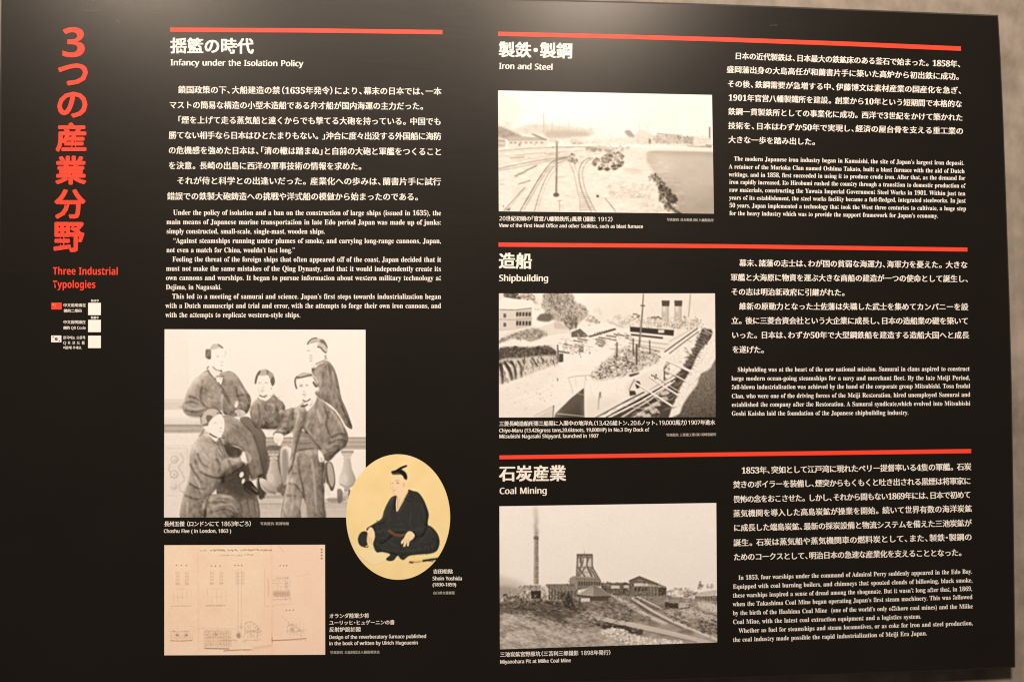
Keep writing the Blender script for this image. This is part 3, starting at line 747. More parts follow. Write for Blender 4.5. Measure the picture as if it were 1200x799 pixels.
# his legs
G.poly([(330, 384), (362, 372), (398, 400), (434, 450), (432, 520), (428, 590), (392, 596), (378, 520), (362, 450)], .40, 1, 1)
G.poly([(252, 372), (300, 372), (345, 400), (384, 440), (402, 500), (418, 560), (430, 604), (398, 622), (376, 628), (366, 580), (352, 520), (322, 492), (270, 480), (256, 440)], (.50, .42, (260, 380), (420, 600)), 1, .9)
folds(G, [[(270, 470), (320, 478), (346, 462)], [(338, 392), (360, 420)], [(392, 440), (412, 480)], [(330, 530), (345, 500)], [(300, 400), (330, 420)]], .27, 8, .6)
folds(G, [[(270, 400), (320, 420), (362, 460), (385, 540), (405, 600)], [(376, 400), (410, 440), (424, 500)]], .62, 10, .45)
G.line([(376, 626), (404, 618), (430, 604)], 5, .66, .7, 1)
G.poly([(412, 622), (432, 626), (452, 640), (482, 668), (470, 680), (440, 676), (420, 660)], (.78, .60, (420, 630), (470, 680)), 1, .9); G.line([(418, 640), (440, 664), (474, 680)], 5, .28, .8, 1)
G.poly([(348, 640), (372, 632), (390, 650), (406, 672), (404, 688), (380, 684), (352, 668)], .22, 1, .9); G.line([(380, 656), (400, 674)], 6, .80, .8, 1); G.line([(356, 660), (390, 684), (408, 686)], 3, .7, .6, .8)
G.poly([(408, 600), (430, 606), (440, 640), (425, 700), (408, 700), (404, 650)], .22, .9, 1.5)
# the kneeling man, lower left: dark side and knees first
G.poly([(250, 560), (330, 540), (366, 560), (372, 640), (400, 690), (406, 790), (300, 790), (240, 700)], (.22, .32, (260, 560), (400, 780)), 1, 1.4)
G.poly([(264, 480), (330, 500), (352, 520), (330, 545), (282, 540)], .30, .95, 1.5)
G.blobs([(320, 560), (372, 560), (372, 640), (320, 660)], 16, (4, 10), (.10, .25)); G.ell(338, 606, 8, 12, .90, .95, 1, 20); G.ell(345, 632, 6, 11, .95, .95, 1, 15); G.ell(372, 632, 4, 8, .8, .8, 1, 30)
G.poly([(342, 690), (372, 684), (398, 700), (406, 790), (352, 790)], .38, .9, 1.5); folds(G, [[(360, 700), (372, 780)], [(388, 700), (396, 780)]], .24, 6, .6)
G.poly([(184, 700), (230, 684), (292, 688), (326, 716), (338, 756), (334, 790), (180, 790)], (.50, .36, (200, 690), (320, 790)), 1, 1)
folds(G, [[(200, 720), (260, 716), (310, 740)], [(210, 760), (270, 744), (325, 770)], [(240, 700), (290, 704)]], .26, 7, .6); folds(G, [[(220, 735), (290, 725), (325, 760)]], .62, 8, .5)
G.poly([(196, 432), (168, 452), (142, 486), (128, 530), (128, 600), (116, 650), (100, 700), (94, 790), (188, 790), (204, 700), (262, 640), (300, 606), (286, 540), (262, 470), (234, 452)], (.58, .44, (130, 500), (260, 700)), 1, .9)
G.poly([(142, 486), (150, 540), (170, 590), (214, 610), (262, 612), (310, 588), (352, 562), (336, 524), (300, 530), (262, 548), (240, 540), (226, 500), (196, 474)], (.66, .52, (170, 500), (250, 610)), 1, 1.1)
folds(G, [[(168, 592), (215, 614), (265, 616), (330, 580)], [(160, 520), (178, 560), (210, 580)], [(236, 540), (252, 570), (244, 600)], [(282, 545), (300, 575)], [(128, 640), (160, 660), (200, 662)], [(130, 560), (150, 600), (180, 640)], [(196, 700), (190, 780)], [(110, 690), (160, 704), (196, 690)]], .30, 7, .65)
folds(G, [[(170, 500), (200, 540), (230, 560)], [(150, 610), (180, 680)], [(310, 545), (335, 555)], [(120, 720), (118, 780)], [(216, 480), (250, 520)]], .76, 8, .5)
G.poly([(222, 462), (240, 480), (262, 516), (270, 545), (254, 540), (236, 500)], .42, .9, 1.2); G.line([(230, 480), (258, 530)], 6, .76, .7, 1.2); G.line([(254, 470), (275, 540)], 5, .28, .6, 1.2)
G.poly([(210, 444), (240, 462), (254, 480), (240, 476), (218, 458)], .96, .95, .8); G.poly([(236, 468), (256, 464), (264, 490), (246, 486)], .35, .9, 1)
head(G, 232, 410, 36, 50, .962, [(173, 398), (172, 366), (188, 346), (214, 337), (242, 341), (262, 356), (254, 366), (230, 364), (212, 376), (206, 400), (196, 412), (180, 408)], .50, .65, .78)
G.poly([(174, 372), (196, 356), (214, 360), (206, 392), (194, 410), (178, 404)], .34, .75, 1.6); G.line([(196, 350), (224, 342), (250, 352)], 6, .68, .6, 1.5); G.ell(196, 414, 7, 10, .86, .9, 1)
G.poly([(334, 522), (350, 512), (372, 522), (378, 542), (368, 560), (348, 556), (338, 548)], .975, 1, .8); G.line([(350, 556), (358, 568)], 5, .9, .8, 1); folds(G, [[(362, 530), (372, 548)]], .72, 3, .6)
G.poly([(306, 512), (318, 504), (316, 530), (300, 536)], .62, .9, 1)
# the man standing in front, right
G.poly([(536, 545), (558, 512), (600, 500), (648, 498), (672, 540), (678, 620), (672, 700), (676, 790), (600, 790), (596, 740), (584, 700), (576, 750), (580, 790), (502, 790), (500, 740), (510, 690), (524, 640), (528, 590)], (.52, .40, (520, 0), (680, 0)), 1, .9)
folds(G, [[(566, 530), (572, 600), (590, 680), (590, 730)], [(530, 640), (560, 650), (585, 690)], [(520, 690), (560, 690)], [(540, 600), (565, 600)], [(668, 560), (664, 660), (670, 760)]], .26, 8, .65)
folds(G, [[(620, 540), (632, 640), (640, 760)], [(540, 620), (545, 700), (535, 770)], [(600, 520), (640, 516)]], .62, 12, .4)
G.poly([(676, 560), (700, 556), (712, 590), (716, 640), (704, 672), (684, 650), (674, 600)], .28, 1, 1); G.poly([(684, 565), (700, 562), (712, 620), (704, 655), (690, 630)], .66, .9, 1.2); G.poly([(668, 640), (690, 650), (696, 690), (680, 680)], .92, .9, 1)
G.poly([(560, 445), (590, 430), (640, 470), (660, 500), (600, 520), (556, 520)], .46, 1, .9); folds(G, [[(570, 480), (620, 478)], [(565, 505), (630, 500)]], .30, 5, .6); folds(G, [[(572, 460), (610, 462)]], .62, 6, .5)
G.poly([(550, 338), (520, 342), (494, 346), (488, 372), (494, 400), (476, 428), (470, 444), (500, 452), (530, 440), (545, 420), (556, 380)], .42, 1, 1)
folds(G, [[(500, 370), (530, 372)], [(498, 395), (530, 390)], [(500, 420), (530, 415)]], .25, 6, .6); folds(G, [[(500, 356), (535, 354)], [(490, 430), (520, 430)]], .6, 6, .5)
G.poly([(584, 318), (560, 330), (546, 350), (546, 420), (540, 500), (526, 596), (536, 600), (548, 560), (562, 480), (580, 424), (592, 428), (620, 462), (656, 500), (668, 540), (690, 552), (722, 520), (760, 486), (768, 452), (752, 410), (720, 356), (690, 330), (640, 292), (612, 312)], (.54, .44, (560, 340), (740, 500)), 1, .9)
folds(G, [[(600, 350), (590, 385), (575, 400)], [(580, 424), (560, 490), (540, 580)], [(690, 350), (680, 400), (690, 440)], [(700, 455), (735, 440), (758, 450)], [(690, 480), (720, 462), (756, 470)], [(680, 510), (700, 490), (736, 492)], [(672, 530), (690, 516), (716, 516)], [(596, 430), (630, 470), (660, 508)], [(690, 380), (670, 330)]], .27, 7, .65)
folds(G, [[(700, 350), (735, 400), (750, 440)], [(610, 390), (600, 420), (640, 460)], [(696, 468), (740, 455)], [(684, 498), (725, 478)], [(566, 350), (560, 400)], [(640, 340), (660, 400)], [(604, 440), (648, 486)]], .68, 8, .5)
G.poly([(588, 316), (600, 310), (616, 330), (632, 300), (640, 290), (636, 310), (606, 348), (594, 340)], .96, 1, .8); G.poly([(584, 314), (604, 318), (618, 322), (600, 334), (586, 330)], .32, .9, .9)
G.poly([(574, 350), (600, 356), (610, 350), (596, 380), (580, 376)], .30, .5, 1.5)
G.poly([(648, 510), (660, 516), (672, 545), (660, 556), (650, 548)], .97, 1, .8)
head(G, 600, 256, 37, 50, .955, [(554, 250), (553, 222), (566, 204), (592, 196), (620, 196), (640, 208), (652, 236), (647, 252), (638, 250), (634, 230), (624, 214), (606, 206), (590, 210), (572, 220), (561, 246)], .46, -.12, .52)
G.line([(566, 206), (596, 197), (622, 202)], 6, .60, .7, 1.6); G.ell(644, 262, 7, 12, .88, .9, 1); G.ell(602, 300, 20, 7, .60, .55, 2.5); G.ell(628, 285, 8, 18, .80, .5, 3)
G.poly([(470, 440), (490, 438), (506, 448), (504, 466), (492, 488), (484, 484), (480, 476), (474, 478), (468, 462)], .96, 1, .8); folds(G, [[(484, 460), (486, 480)], [(494, 458), (494, 476)], [(476, 456), (478, 472)]], .66, 3, .7)
G.line([(466, 448), (472, 436), (492, 436)], 5, .3, .7, 1)
# modelling of the cloth, sitter by sitter
CL_ = {'back': E_,
 'mid': [(380, 322), (402, 300), (420, 290), (462, 282), (486, 300), (508, 318), (513, 345), (500, 392), (488, 420), (400, 418), (385, 395), (372, 360)],
 'arm': [(560, 338), (520, 342), (494, 346), (488, 372), (494, 400), (476, 428), (500, 440), (530, 440), (550, 420)],
 'seat': [(205, 190), (170, 204), (144, 226), (118, 276), (102, 318), (104, 348), (128, 368), (180, 372), (250, 360), (300, 372), (338, 372), (366, 350), (376, 300), (352, 258), (318, 205), (286, 192)],
 'leg': [(256, 380), (300, 376), (345, 400), (384, 440), (402, 500), (418, 560), (428, 602), (398, 618), (378, 620), (366, 580), (352, 520), (322, 492), (270, 478)],
 'kn1': [(196, 440), (168, 452), (142, 486), (128, 530), (128, 600), (116, 650), (100, 700), (96, 785), (186, 785), (204, 700), (262, 640), (310, 598), (352, 562), (336, 524), (300, 535), (262, 540), (240, 470)],
 'kn3': [(190, 705), (230, 688), (292, 690), (322, 716), (334, 756), (330, 786), (186, 786)],
 'st1': [(584, 320), (556, 334), (546, 420), (530, 590), (548, 560), (562, 480), (580, 424), (620, 460), (656, 500), (668, 540), (690, 550), (720, 520), (760, 486), (768, 452), (752, 410), (720, 356), (690, 330), (640, 296)],
 'lg1': [(530, 560), (560, 516), (600, 505), (648, 502), (668, 540), (676, 620), (670, 700), (672, 790), (604, 790), (596, 720), (584, 700), (576, 786), (504, 790), (505, 740), (514, 690), (528, 600)]}
for key, q in CL_.items():
    G.relief(q, .42, 17); G.relief(q, .14, 6)
    ang = {'leg': 65, 'lg1': 84, 'back': 75, 'kn1': 60, 'kn2': 75, 'kn3': 15, 'st1': 100, 'st2': 60, 'seat': 50, 'seat2': 55}.get(key, 30)
    G.strokes(q, 13, 60, 6, (.22, .34), ang, 26, .42, 1.6); G.strokes(q, 13, 50, 5, (.60, .78), ang, 26, .34, 3)
# cloth grain of the whole group
G.noise([(95, 790), (100, 330), (200, 190), (380, 300), (640, 170), (780, 420), (690, 560), (680, 790)], .022, 9)
G.a = G.a ** .68
for segs, t, w in REPLAY:
    for q in segs:
        if t < .5: G.line(q, (w * 1.5, w * .5), .30, .34, 2.4); G.line([(a + 4, b - 5) for a, b in q], (w, w * .4), .80, .20, 2.4)
        elif w > 4: G.line(q, (w, w * .4), .84, .40, 2)
G.poly([(262, 600), (330, 560), (366, 575), (372, 640), (395, 700), (340, 700), (300, 680), (262, 650)], .26, .6, 4); G.poly([(425, 520), (440, 515), (440, 600), (425, 690)], .30, .6, 3); G.poly([(500, 520), (522, 510), (528, 590), (506, 660)], .34, .5, 3); G.poly([(404, 620), (434, 640), (424, 700), (404, 690)], .26, .7, 2)
G.ell(338, 606, 8, 12, .95, .95, .8, 20); G.ell(345, 632, 6, 11, .95, .95, .8, 15)
# borders between the sitters, softened
_ln = G.line
def soft_line(pts, w, t, a=1., b=.5, smooth=True): _ln(pts, (w * .5, w * 1.15) if not isinstance(w, tuple) else w, t, a * .62, b + .7, smooth)
G.line = soft_line
G.poly([(262, 482), (330, 500), (340, 520), (326, 536), (300, 540), (276, 520)], .26, .8, 1.5, False)
G.poly([(335, 386), (364, 374), (402, 404), (436, 454), (436, 520), (428, 592), (417, 560), (402, 500), (384, 446), (350, 404)], (.50, .36, (350, 400), (430, 580)), .9, .8, False)
G.line([(345, 400), (384, 446), (403, 500), (418, 560), (428, 602)], 5, .24, .75, .9)
G.poly([(254, 386), (300, 380), (348, 405), (382, 448), (400, 500), (415, 560), (427, 602), (378, 622), (366, 570), (353, 515), (323, 487), (270, 474), (258, 440)], (.66, .50, (280, 400), (400, 600)), .62, 1, False)
G.line([(268, 476), (322, 488), (352, 514), (366, 572), (377, 622)], 5, .24, .8, 1); G.line([(376, 626), (404, 618), (430, 604)], 4, .30, .9, .8); G.line([(300, 440), (345, 450), (376, 500)], 7, .40, .4, 3); G.line([(330, 410), (372, 455), (392, 520), (405, 580)], 9, .78, .4, 3)
G.poly([(410, 622), (432, 624), (452, 640), (482, 668), (470, 681), (440, 678), (418, 660)], (.88, .62, (420, 630), (474, 680)), 1, .7); G.line([(414, 640), (440, 668), (476, 682)], 4, .28, .9, .8)
G.poly([(346, 640), (372, 630), (390, 650), (408, 674), (404, 690), (380, 686), (350, 668)], .22, 1, .7); G.line([(380, 654), (402, 674)], 5, .92, .9, .8); G.line([(354, 662), (388, 686), (408, 688)], 3, .85, .7, .6)
G.line([(352, 562), (310, 590), (264, 616), (216, 614), (172, 592), (150, 545)], 4, .26, .75, 1); G.line([(300, 606), (264, 642), (206, 700), (190, 790)], 5, .22, .8, 1); G.line([(128, 640), (160, 660), (204, 668)], 4, .34, .6, 1); G.line([(204, 700), (240, 690), (292, 690), (326, 716), (340, 760)], 4, .26, .7, 1)
G.line([(102, 318), (104, 348), (128, 370), (180, 374), (250, 362)], 5, .24, .7, 1); G.line([(160, 240), (176, 290), (186, 325)], 5, .34, .5, 1.2); G.line([(318, 250), (326, 300), (340, 345)], 5, .28, .6, 1)
G.line([(578, 424), (562, 480), (546, 560), (530, 598)], 5, .24, .85, .9); G.line([(592, 428), (624, 462), (658, 502)], 5, .24, .8, .9); G.line([(584, 320), (600, 352), (590, 400), (578, 424)], 5, .30, .6, 1); G.line([(640, 300), (636, 360), (604, 420)], 4, .30, .6, 1)
G.line([(690, 350), (684, 400), (696, 450)], 6, .28, .6, 1.2); G.line([(696, 454), (740, 440), (766, 448)], 5, .28, .7, 1); G.line([(670, 536), (690, 552), (722, 520), (762, 486)], 4, .24, .7, 1); G.line([(558, 514), (600, 504), (650, 500)], 4, .24, .8, .9)
G.line([(546, 345), (548, 400), (542, 440)], 5, .26, .7, 1); G.line([(488, 345), (486, 400), (478, 420)], 4, .30, .6, 1); G.line([(380, 325), (376, 365), (400, 418), (488, 420)], 4, .26, .7, 1)
G.poly([(588, 700), (600, 735), (604, 790), (578, 790), (576, 745)], .80, .85, 1.4, False); G.line([(572, 520), (576, 600), (590, 690)], 5, .26, .7, 1.2); G.line([(626, 184), (640, 240), (650, 290)], 4, .30, .6, 1)
G.line = _ln
for q in CL_.values(): G.noise(q, .035, 42, (1, 1), 3); G.noise(q, .03, 14, (1, 1.6), 2, bias=-.3)
# heads, drawn last in their own close frames
class Near:
    def __init__(s, u0, v0, sc): s.u0, s.v0, s.sc = u0, v0, sc
    def m(s, pts): return [(((s.u0 + x / s.sc) - 185) * 3.444, ((s.v0 + y / s.sc) - 380) * 3.444) for x, y in pts]
    def poly(s, pts, t, a=1., b=.7): G.poly(s.m(pts), t, a, b)
    def line(s, pts, w, t, a=.9, b=.7): G.line(s.m(pts), w * 3.444 / s.sc, t, a, b)
    def ell(s, x, y, rx, ry, t, a=.9, b=.7): (cx, cy), = s.m([(x, y)]); G.ell(cx, cy, rx * 3.444 / s.sc, ry * 3.444 / s.sc, t, a, b)
BGT = .985
n = Near(232, 398, 16.65)
n.poly([(120, 480), (120, 180), (240, 60), (480, 50), (590, 200), (600, 560), (450, 610), (290, 560), (180, 520)], BGT, 1, 1.5)
n.poly([(255, 210), (330, 190), (480, 175), (530, 200), (545, 260), (540, 330), (530, 420), (510, 520), (440, 580), (380, 570), (290, 520), (240, 440), (180, 430), (170, 390), (250, 370)], .985)
n.poly([(150, 200), (185, 185), (250, 190), (258, 260), (250, 370), (200, 378), (148, 340)], .56, 1, .8); n.ell(222, 345, 30, 34, .40, .8, 1.4); n.ell(175, 240, 22, 26, .44, .6, 1.4)
n.poly([(240, 190), (260, 130), (320, 85), (400, 85), (445, 112), (492, 160), (470, 172), (400, 165), (330, 190)], .83, 1, 1.2); n.line([(385, 92), (440, 125), (490, 165)], 26, .50, .9, 1); n.line([(240, 190), (270, 120), (330, 85)], 14, .72, .7, 1.2); n.line([(535, 215), (546, 295)], 12, .74, .8, 1)
n.ell(388, 328, 26, 10, .72); n.line([(360, 300), (420, 298)], 9, .86, .7); n.ell(515, 312, 20, 8, .80); n.ell(470, 436, 34, 9, .80); n.ell(465, 500, 32, 9, .80); n.line([(480, 330), (500, 400)], 8, .90, .6)
n.line([(285, 522), (340, 575), (400, 602), (450, 600)], 24, .60, .85, 1.2); n.ell(188, 425, 18, 14, .84, .7)
n.poly([(200, 550), (250, 520), (330, 590), (410, 620), (420, 680), (350, 720), (290, 710)], .955, 1, 1); n.line([(210, 515), (170, 575)], 22, .50); n.line([(190, 600), (230, 660), (290, 730)], 22, .48); n.ell(455, 612, 18, 24, .42); n.line([(430, 722), (520, 705)], 22, .48); n.line([(350, 715), (400, 720)], 16, .52); n.poly([(360, 740), (410, 735), (430, 799), (380, 830)], .97)
n = Near(292, 428, 18.17)
n.poly([(90, 400), (110, 200), (200, 70), (420, 60), (560, 200), (580, 440), (520, 540), (440, 640), (210, 640), (140, 520)], BGT, 1, 1.5)
n.poly([(190, 220), (300, 205), (410, 215), (440, 290), (470, 400), (480, 480), (440, 560), (380, 620), (290, 645), (220, 605), (190, 530), (160, 430), (150, 380)], .975)
n.poly([(205, 130), (300, 85), (395, 95), (380, 205), (205, 212)], .76, 1, 1); n.poly([(118, 380), (128, 280), (160, 190), (208, 122), (245, 108), (232, 170), (192, 230), (168, 310), (146, 395)], .44, 1, .9)
n.poly([(372, 100), (440, 135), (410, 205), (378, 195)], .52, .9, 1.2); n.poly([(430, 130), (510, 180), (535, 260), (545, 370), (500, 440), (470, 400), (450, 310), (410, 215)], .70, 1, .9); n.poly([(500, 240), (535, 270), (545, 370), (500, 440), (468, 390), (452, 320)], .42, .85, 1.4)
n.ell(220, 372, 34, 10, .70); n.ell(365, 372, 34, 10, .70); n.ell(285, 480, 34, 10, .82); n.ell(280, 535, 50, 9, .72); n.ell(280, 570, 36, 12, .84, .7, 1.2); n.line([(300, 390), (305, 460)], 10, .88, .6); n.line([(185, 470), (200, 560), (240, 610)], 16, .86, .7, 1.4)
n.line([(215, 632), (290, 668), (380, 636)], 24, .42, .9, 1.2); n.line([(200, 690), (290, 725), (370, 690), (450, 610)], 34, .96, 1, .9); n.ell(475, 490, 12, 20, .62); n.line([(180, 690), (240, 740), (330, 750)], 16, .46, .8, 1)
n = Near(340, 430, 16.65)
n.poly([(70, 420), (80, 180), (220, 90), (410, 110), (440, 200), (470, 400), (490, 560), (400, 640), (240, 640), (120, 560)], BGT, 1, 1.2)
n.poly([(140, 240), (380, 180), (445, 250), (472, 370), (545, 400), (540, 450), (490, 470), (470, 570), (400, 620), (320, 640), (240, 600), (170, 520), (140, 430), (130, 350)], .98)
n.poly([(120, 210), (160, 150), (250, 105), (380, 115), (450, 150), (430, 190), (250, 200), (140, 240)], .80, 1, 1); n.line([(128, 425), (98, 310), (108, 220), (155, 180)], 30, .42, .95, .9); n.line([(140, 212), (250, 195), (350, 165), (430, 152)], 28, .42, .95, .9)
n.line([(430, 165), (500, 215), (545, 310)], 34, .84, .95, 1); n.line([(452, 285), (478, 345), (522, 390)], 36, .38, .95, 1)
n.ell(215, 366, 36, 16, .62, .9, 1); n.ell(325, 355, 28, 18, .70, .85, 1); n.line([(185, 335), (245, 335)], 8, .74, .7); n.ell(275, 480, 34, 9, .80); n.ell(275, 535, 46, 9, .66); n.ell(286, 576, 26, 9, .80); n.line([(270, 370), (262, 460)], 9, .90, .6)
n.line([(245, 640), (310, 672), (400, 620)], 24, .42, .9, 1.2); n.line([(490, 490), (520, 545), (600, 600)], 22, .48, .85, 1.2); n.poly([(240, 690), (310, 700), (420, 640), (480, 560), (490, 590), (380, 760), (330, 799), (290, 760)], .97, 1, 1); n.line([(205, 765), (270, 760), (345, 728)], 28, .32, .95, .9)
n = Near(352, 390, 16.65)
n.poly([(90, 420), (110, 200), (220, 80), (420, 90), (550, 220), (550, 420), (510, 520), (370, 570), (280, 620), (180, 620), (120, 540)], BGT, 1, 1.2)
n.poly([(145, 230), (330, 185), (400, 290), (425, 400), (490, 430), (480, 520), (360, 590), (300, 610), (210, 600), (170, 560), (150, 480), (125, 380), (130, 300)], .975)
n.poly([(140, 225), (170, 160), (240, 108), (320, 98), (440, 125), (500, 190), (530, 280), (520, 400), (430, 340), (400, 290), (330, 265), (340, 190)], .82, 1, .9)
n.line([(138, 230), (170, 165), (240, 112), (330, 100)], 22, .42, .95, .8); n.line([(200, 192), (260, 165), (340, 160)], 14, .60, .8, 1); n.poly([(370, 150), (440, 130), (495, 190), (532, 275), (518, 300), (470, 230), (400, 190)], .50, .9, 1.2); n.line([(330, 270), (400, 290), (440, 345), (505, 392)], 32, .50, .9, 1); n.line([(490, 430), (492, 515)], 34, .66, .9, 1)
n.ell(160, 345, 40, 14, .80, .85, 1.2); n.ell(205, 445, 32, 10, .70); n.ell(210, 497, 44, 9, .74); n.ell(208, 546, 30, 11, .74); n.line([(290, 612), (370, 575), (480, 530)], 18, .48, .9, 1); n.ell(250, 705, 28, 36, .38, .9, 1); n.poly([(230, 610), (290, 620), (260, 690), (235, 680)], .97, .9, .8); n.line([(268, 630), (275, 690)], 8, .5, .8)
n = Near(230, 474, 16.65)
n.poly([(400, 200), (470, 180), (530, 260), (555, 380), (540, 500), (500, 590), (430, 620), (350, 600), (260, 530), (235, 430), (240, 350), (300, 270)], .98)
n.poly([(95, 300), (110, 230), (160, 150), (250, 90), (380, 90), (460, 140), (440, 180), (400, 205), (300, 280), (232, 380), (110, 395)], .80, 1, .9); n.line([(165, 108), (260, 66), (360, 68), (470, 130)], 18, .48, .9, .9)
n.poly([(220, 200), (320, 225), (300, 275), (240, 345), (222, 405), (125, 400), (150, 380), (215, 350), (190, 260)], .46, .9, 1.4); n.line([(400, 170), (450, 150), (470, 165)], 26, .46, .8, 1.2); n.line([(105, 300), (110, 370)], 16, .58, .8, 1.2); n.line([(478, 108), (545, 212)], 22, .94, .95, .9); n.line([(300, 130), (240, 200)], 20, .90, .5, 1.5)
n.poly([(140, 430), (235, 435), (240, 470), (190, 485)], .975, 1, .9); n.ell(370, 355, 36, 9, .80, .8); n.ell(505, 345, 20, 8, .84, .7); n.ell(482, 458, 18, 12, .66); n.ell(478, 525, 34, 9, .82); n.line([(258, 560), (330, 610), (405, 642)], 26, .36, .95, 1); n.poly([(290, 630), (340, 640), (410, 660), (420, 700), (350, 690)], .97, .95, .9); n.line([(440, 660), (560, 640)], 20, .34, .8, 1.2); n.line([(60, 620), (140, 520), (160, 470)], 26, .44, .8, 1.6)
G.finish(.5, .008, .6)
lay_quad('photograph_print', 'sepia group portrait of five young men at a balustrade', G, [(192.9, 385.8), (428.4, 386.4), (428.6, 606.0), (192.3, 606.0)])

# ---- oval portrait of a kneeling man in a dark robe
BG = (.99, .905, .68)
O = Pic(400, 525, 4.994, 20, 25, 645, 780, BG)
O.noise([(20, 25), (645, 25), (645, 780), (20, 780)], .018, 120, smooth=False)
NAVY, NAVY2, NAVYD = (.215, .225, .225), (.275, .285, .28), (.12, .12, .12)
O.poly([(100, 620), (150, 590), (200, 600), (285, 640), (240, 665), (190, 680)], (.99, .93, .76), .9, 1.5); O.line([(105, 625), (190, 682), (285, 642)], 2, (.85, .72, .48), .6, 1); O.line([(150, 592), (190, 575)], 2, (.85, .72, .48), .5, 1)
# fan
O.ell(132, 530, 35, 46, NAVY, 1, .7, 8); O.line([(128, 575), (150, 578), (160, 568)], 4, NAVYD, 1, .6)
# knees and sleeves
O.poly([(190, 500), (250, 470), (330, 470), (430, 470), (505, 450), (545, 475), (570, 515), (574, 560), (558, 600), (520, 616), (470, 620), (400, 628), (365, 652), (345, 645), (330, 628), (305, 655), (275, 658), (262, 645), (285, 620), (240, 606), (205, 606), (186, 560)], NAVY, 1, .8)
O.poly([(325, 278), (295, 285), (270, 320), (250, 365), (235, 410), (190, 440), (152, 465), (150, 482), (175, 468), (192, 490), (230, 560), (280, 480), (330, 500), (390, 500), (430, 510), (470, 520), (505, 470), (506, 430), (512, 385), (495, 330), (476, 290), (450, 258), (418, 248), (392, 240), (388, 262), (360, 320), (325, 372), (320, 320)], NAVY, 1, .8)
for q in ([(395, 262), (372, 330), (335, 385)], [(300, 300), (280, 380), (275, 470)], [(410, 380), (400, 440), (430, 490)], [(470, 330), (488, 400), (480, 450)], [(220, 580), (290, 600), (370, 600), (460, 590), (550, 560)], [(240, 520), (300, 560), (350, 580)], [(520, 470), (480, 520), (440, 560)], [(330, 400), (370, 470)]):
    O.line(q, (7, 3), NAVY2, .8, 1.6)
for q in ([(326, 372), (350, 335), (388, 262)], [(255, 430), (200, 450), (160, 462)], [(290, 605), (330, 625)], [(345, 640), (370, 610)], [(190, 560), (240, 600)], [(420, 480), (436, 520), (425, 545)]):
    O.line(q, (5, 3), NAVYD, .9, 1.2)
O.relief([(190, 500), (250, 470), (430, 470), (505, 450), (545, 475), (570, 515), (574, 560), (558, 600), (520, 616), (400, 628), (285, 620), (205, 606), (186, 560)], .08, 14); O.relief([(325, 278), (270, 320), (235, 410), (152, 465), (230, 560), (330, 500), (470, 520), (506, 430), (495, 330), (450, 258), (392, 240), (325, 372)], .2, 12)
O.strokes([(190, 500), (330, 300), (450, 270), (500, 430), (560, 540), (520, 610), (290, 610)], 34, 70, 4, (.26, .36), 60, 40, .5, 1); O.strokes([(190, 500), (330, 300), (450, 270), (500, 430), (560, 540), (520, 610), (290, 610)], 26, 70, 4, (.08, .14), 60, 40, .5, 1)
# sash
O.line([(274, 480), (300, 500), (340, 512), (385, 504)], 13, (.42, .30, .20), 1, .8); O.line([(280, 477), (305, 494), (345, 504), (380, 498)], 3, (.66, .50, .36), .8, .8)
# collar, neck, face
FACE = (1.0, .90, .74)
O.poly([(328, 272), (350, 255), (382, 225), (390, 244), (380, 270), (352, 320), (328, 368), (321, 330)], FACE, 1, .7)
O.line([(330, 280), (330, 320), (326, 362)], 4, (.62, .55, .42), .8, .8); O.line([(388, 250), (355, 315), (332, 350)], 5, (.80, .72, .55), .9, .8); O.line([(344, 290), (334, 330)], 2, (.70, .55, .40), .7, .8)
O.poly([(290, 172), (296, 152), (330, 146), (362, 160), (384, 186), (386, 212), (376, 240), (352, 262), (330, 276), (312, 270), (302, 256), (296, 236), (284, 226), (292, 205)], FACE, 1, .7)
O.line([(290, 190), (286, 224), (298, 238), (304, 258), (322, 274)], 2, (.82, .66, .48), .7, .8)
O.line([(318, 190), (338, 188)], 4, (.66, .52, .40), .8, .9); O.line([(322, 203), (338, 203)], 5, (.45, .36, .30), .8, .9); O.line([(296, 204), (304, 205)], 4, (.5, .4, .32), .7, .9)
O.line([(304, 244), (318, 246)], 5, (.85, .58, .48), .8, .9); O.line([(296, 222), (308, 232)], 3, (.86, .68, .52), .7, .9); O.ell(366, 212, 8, 13, (.95, .78, .60), .8, .9)
O.poly([(296, 152), (318, 138), (345, 122), (376, 140), (386, 166), (382, 184), (368, 178), (358, 160), (335, 150), (310, 152)], NAVYD, 1, .7)
O.poly([(292, 136), (320, 126), (345, 110), (380, 98), (384, 106), (360, 118), (340, 130), (318, 140), (300, 148)], NAVYD, 1, .6); O.poly([(300, 152), (330, 140), (345, 150), (330, 156)], (.34, .32, .30), .7, 1)
# hands
O.poly([(160, 468), (178, 462), (192, 486), (196, 520), (184, 555), (172, 580), (160, 570), (150, 545), (152, 510)], FACE, 1, .7)
for q in ([(168, 520), (164, 556)], [(178, 524), (176, 562)], [(158, 500), (156, 540)]): O.line(q, 2.5, (.72, .54, .38), .7, .7)
O.poly([(386, 490), (410, 486), (430, 508), (418, 530), (400, 545), (394, 570), (384, 570), (384, 552), (372, 574), (362, 572), (366, 552), (352, 560), (350, 545), (366, 524)], FACE, 1, .7)
for q in ([(384, 530), (380, 560)], [(372, 530), (362, 556)], [(396, 528), (392, 556)]): O.line(q, 2.5, (.72, .54, .38), .7, .7)
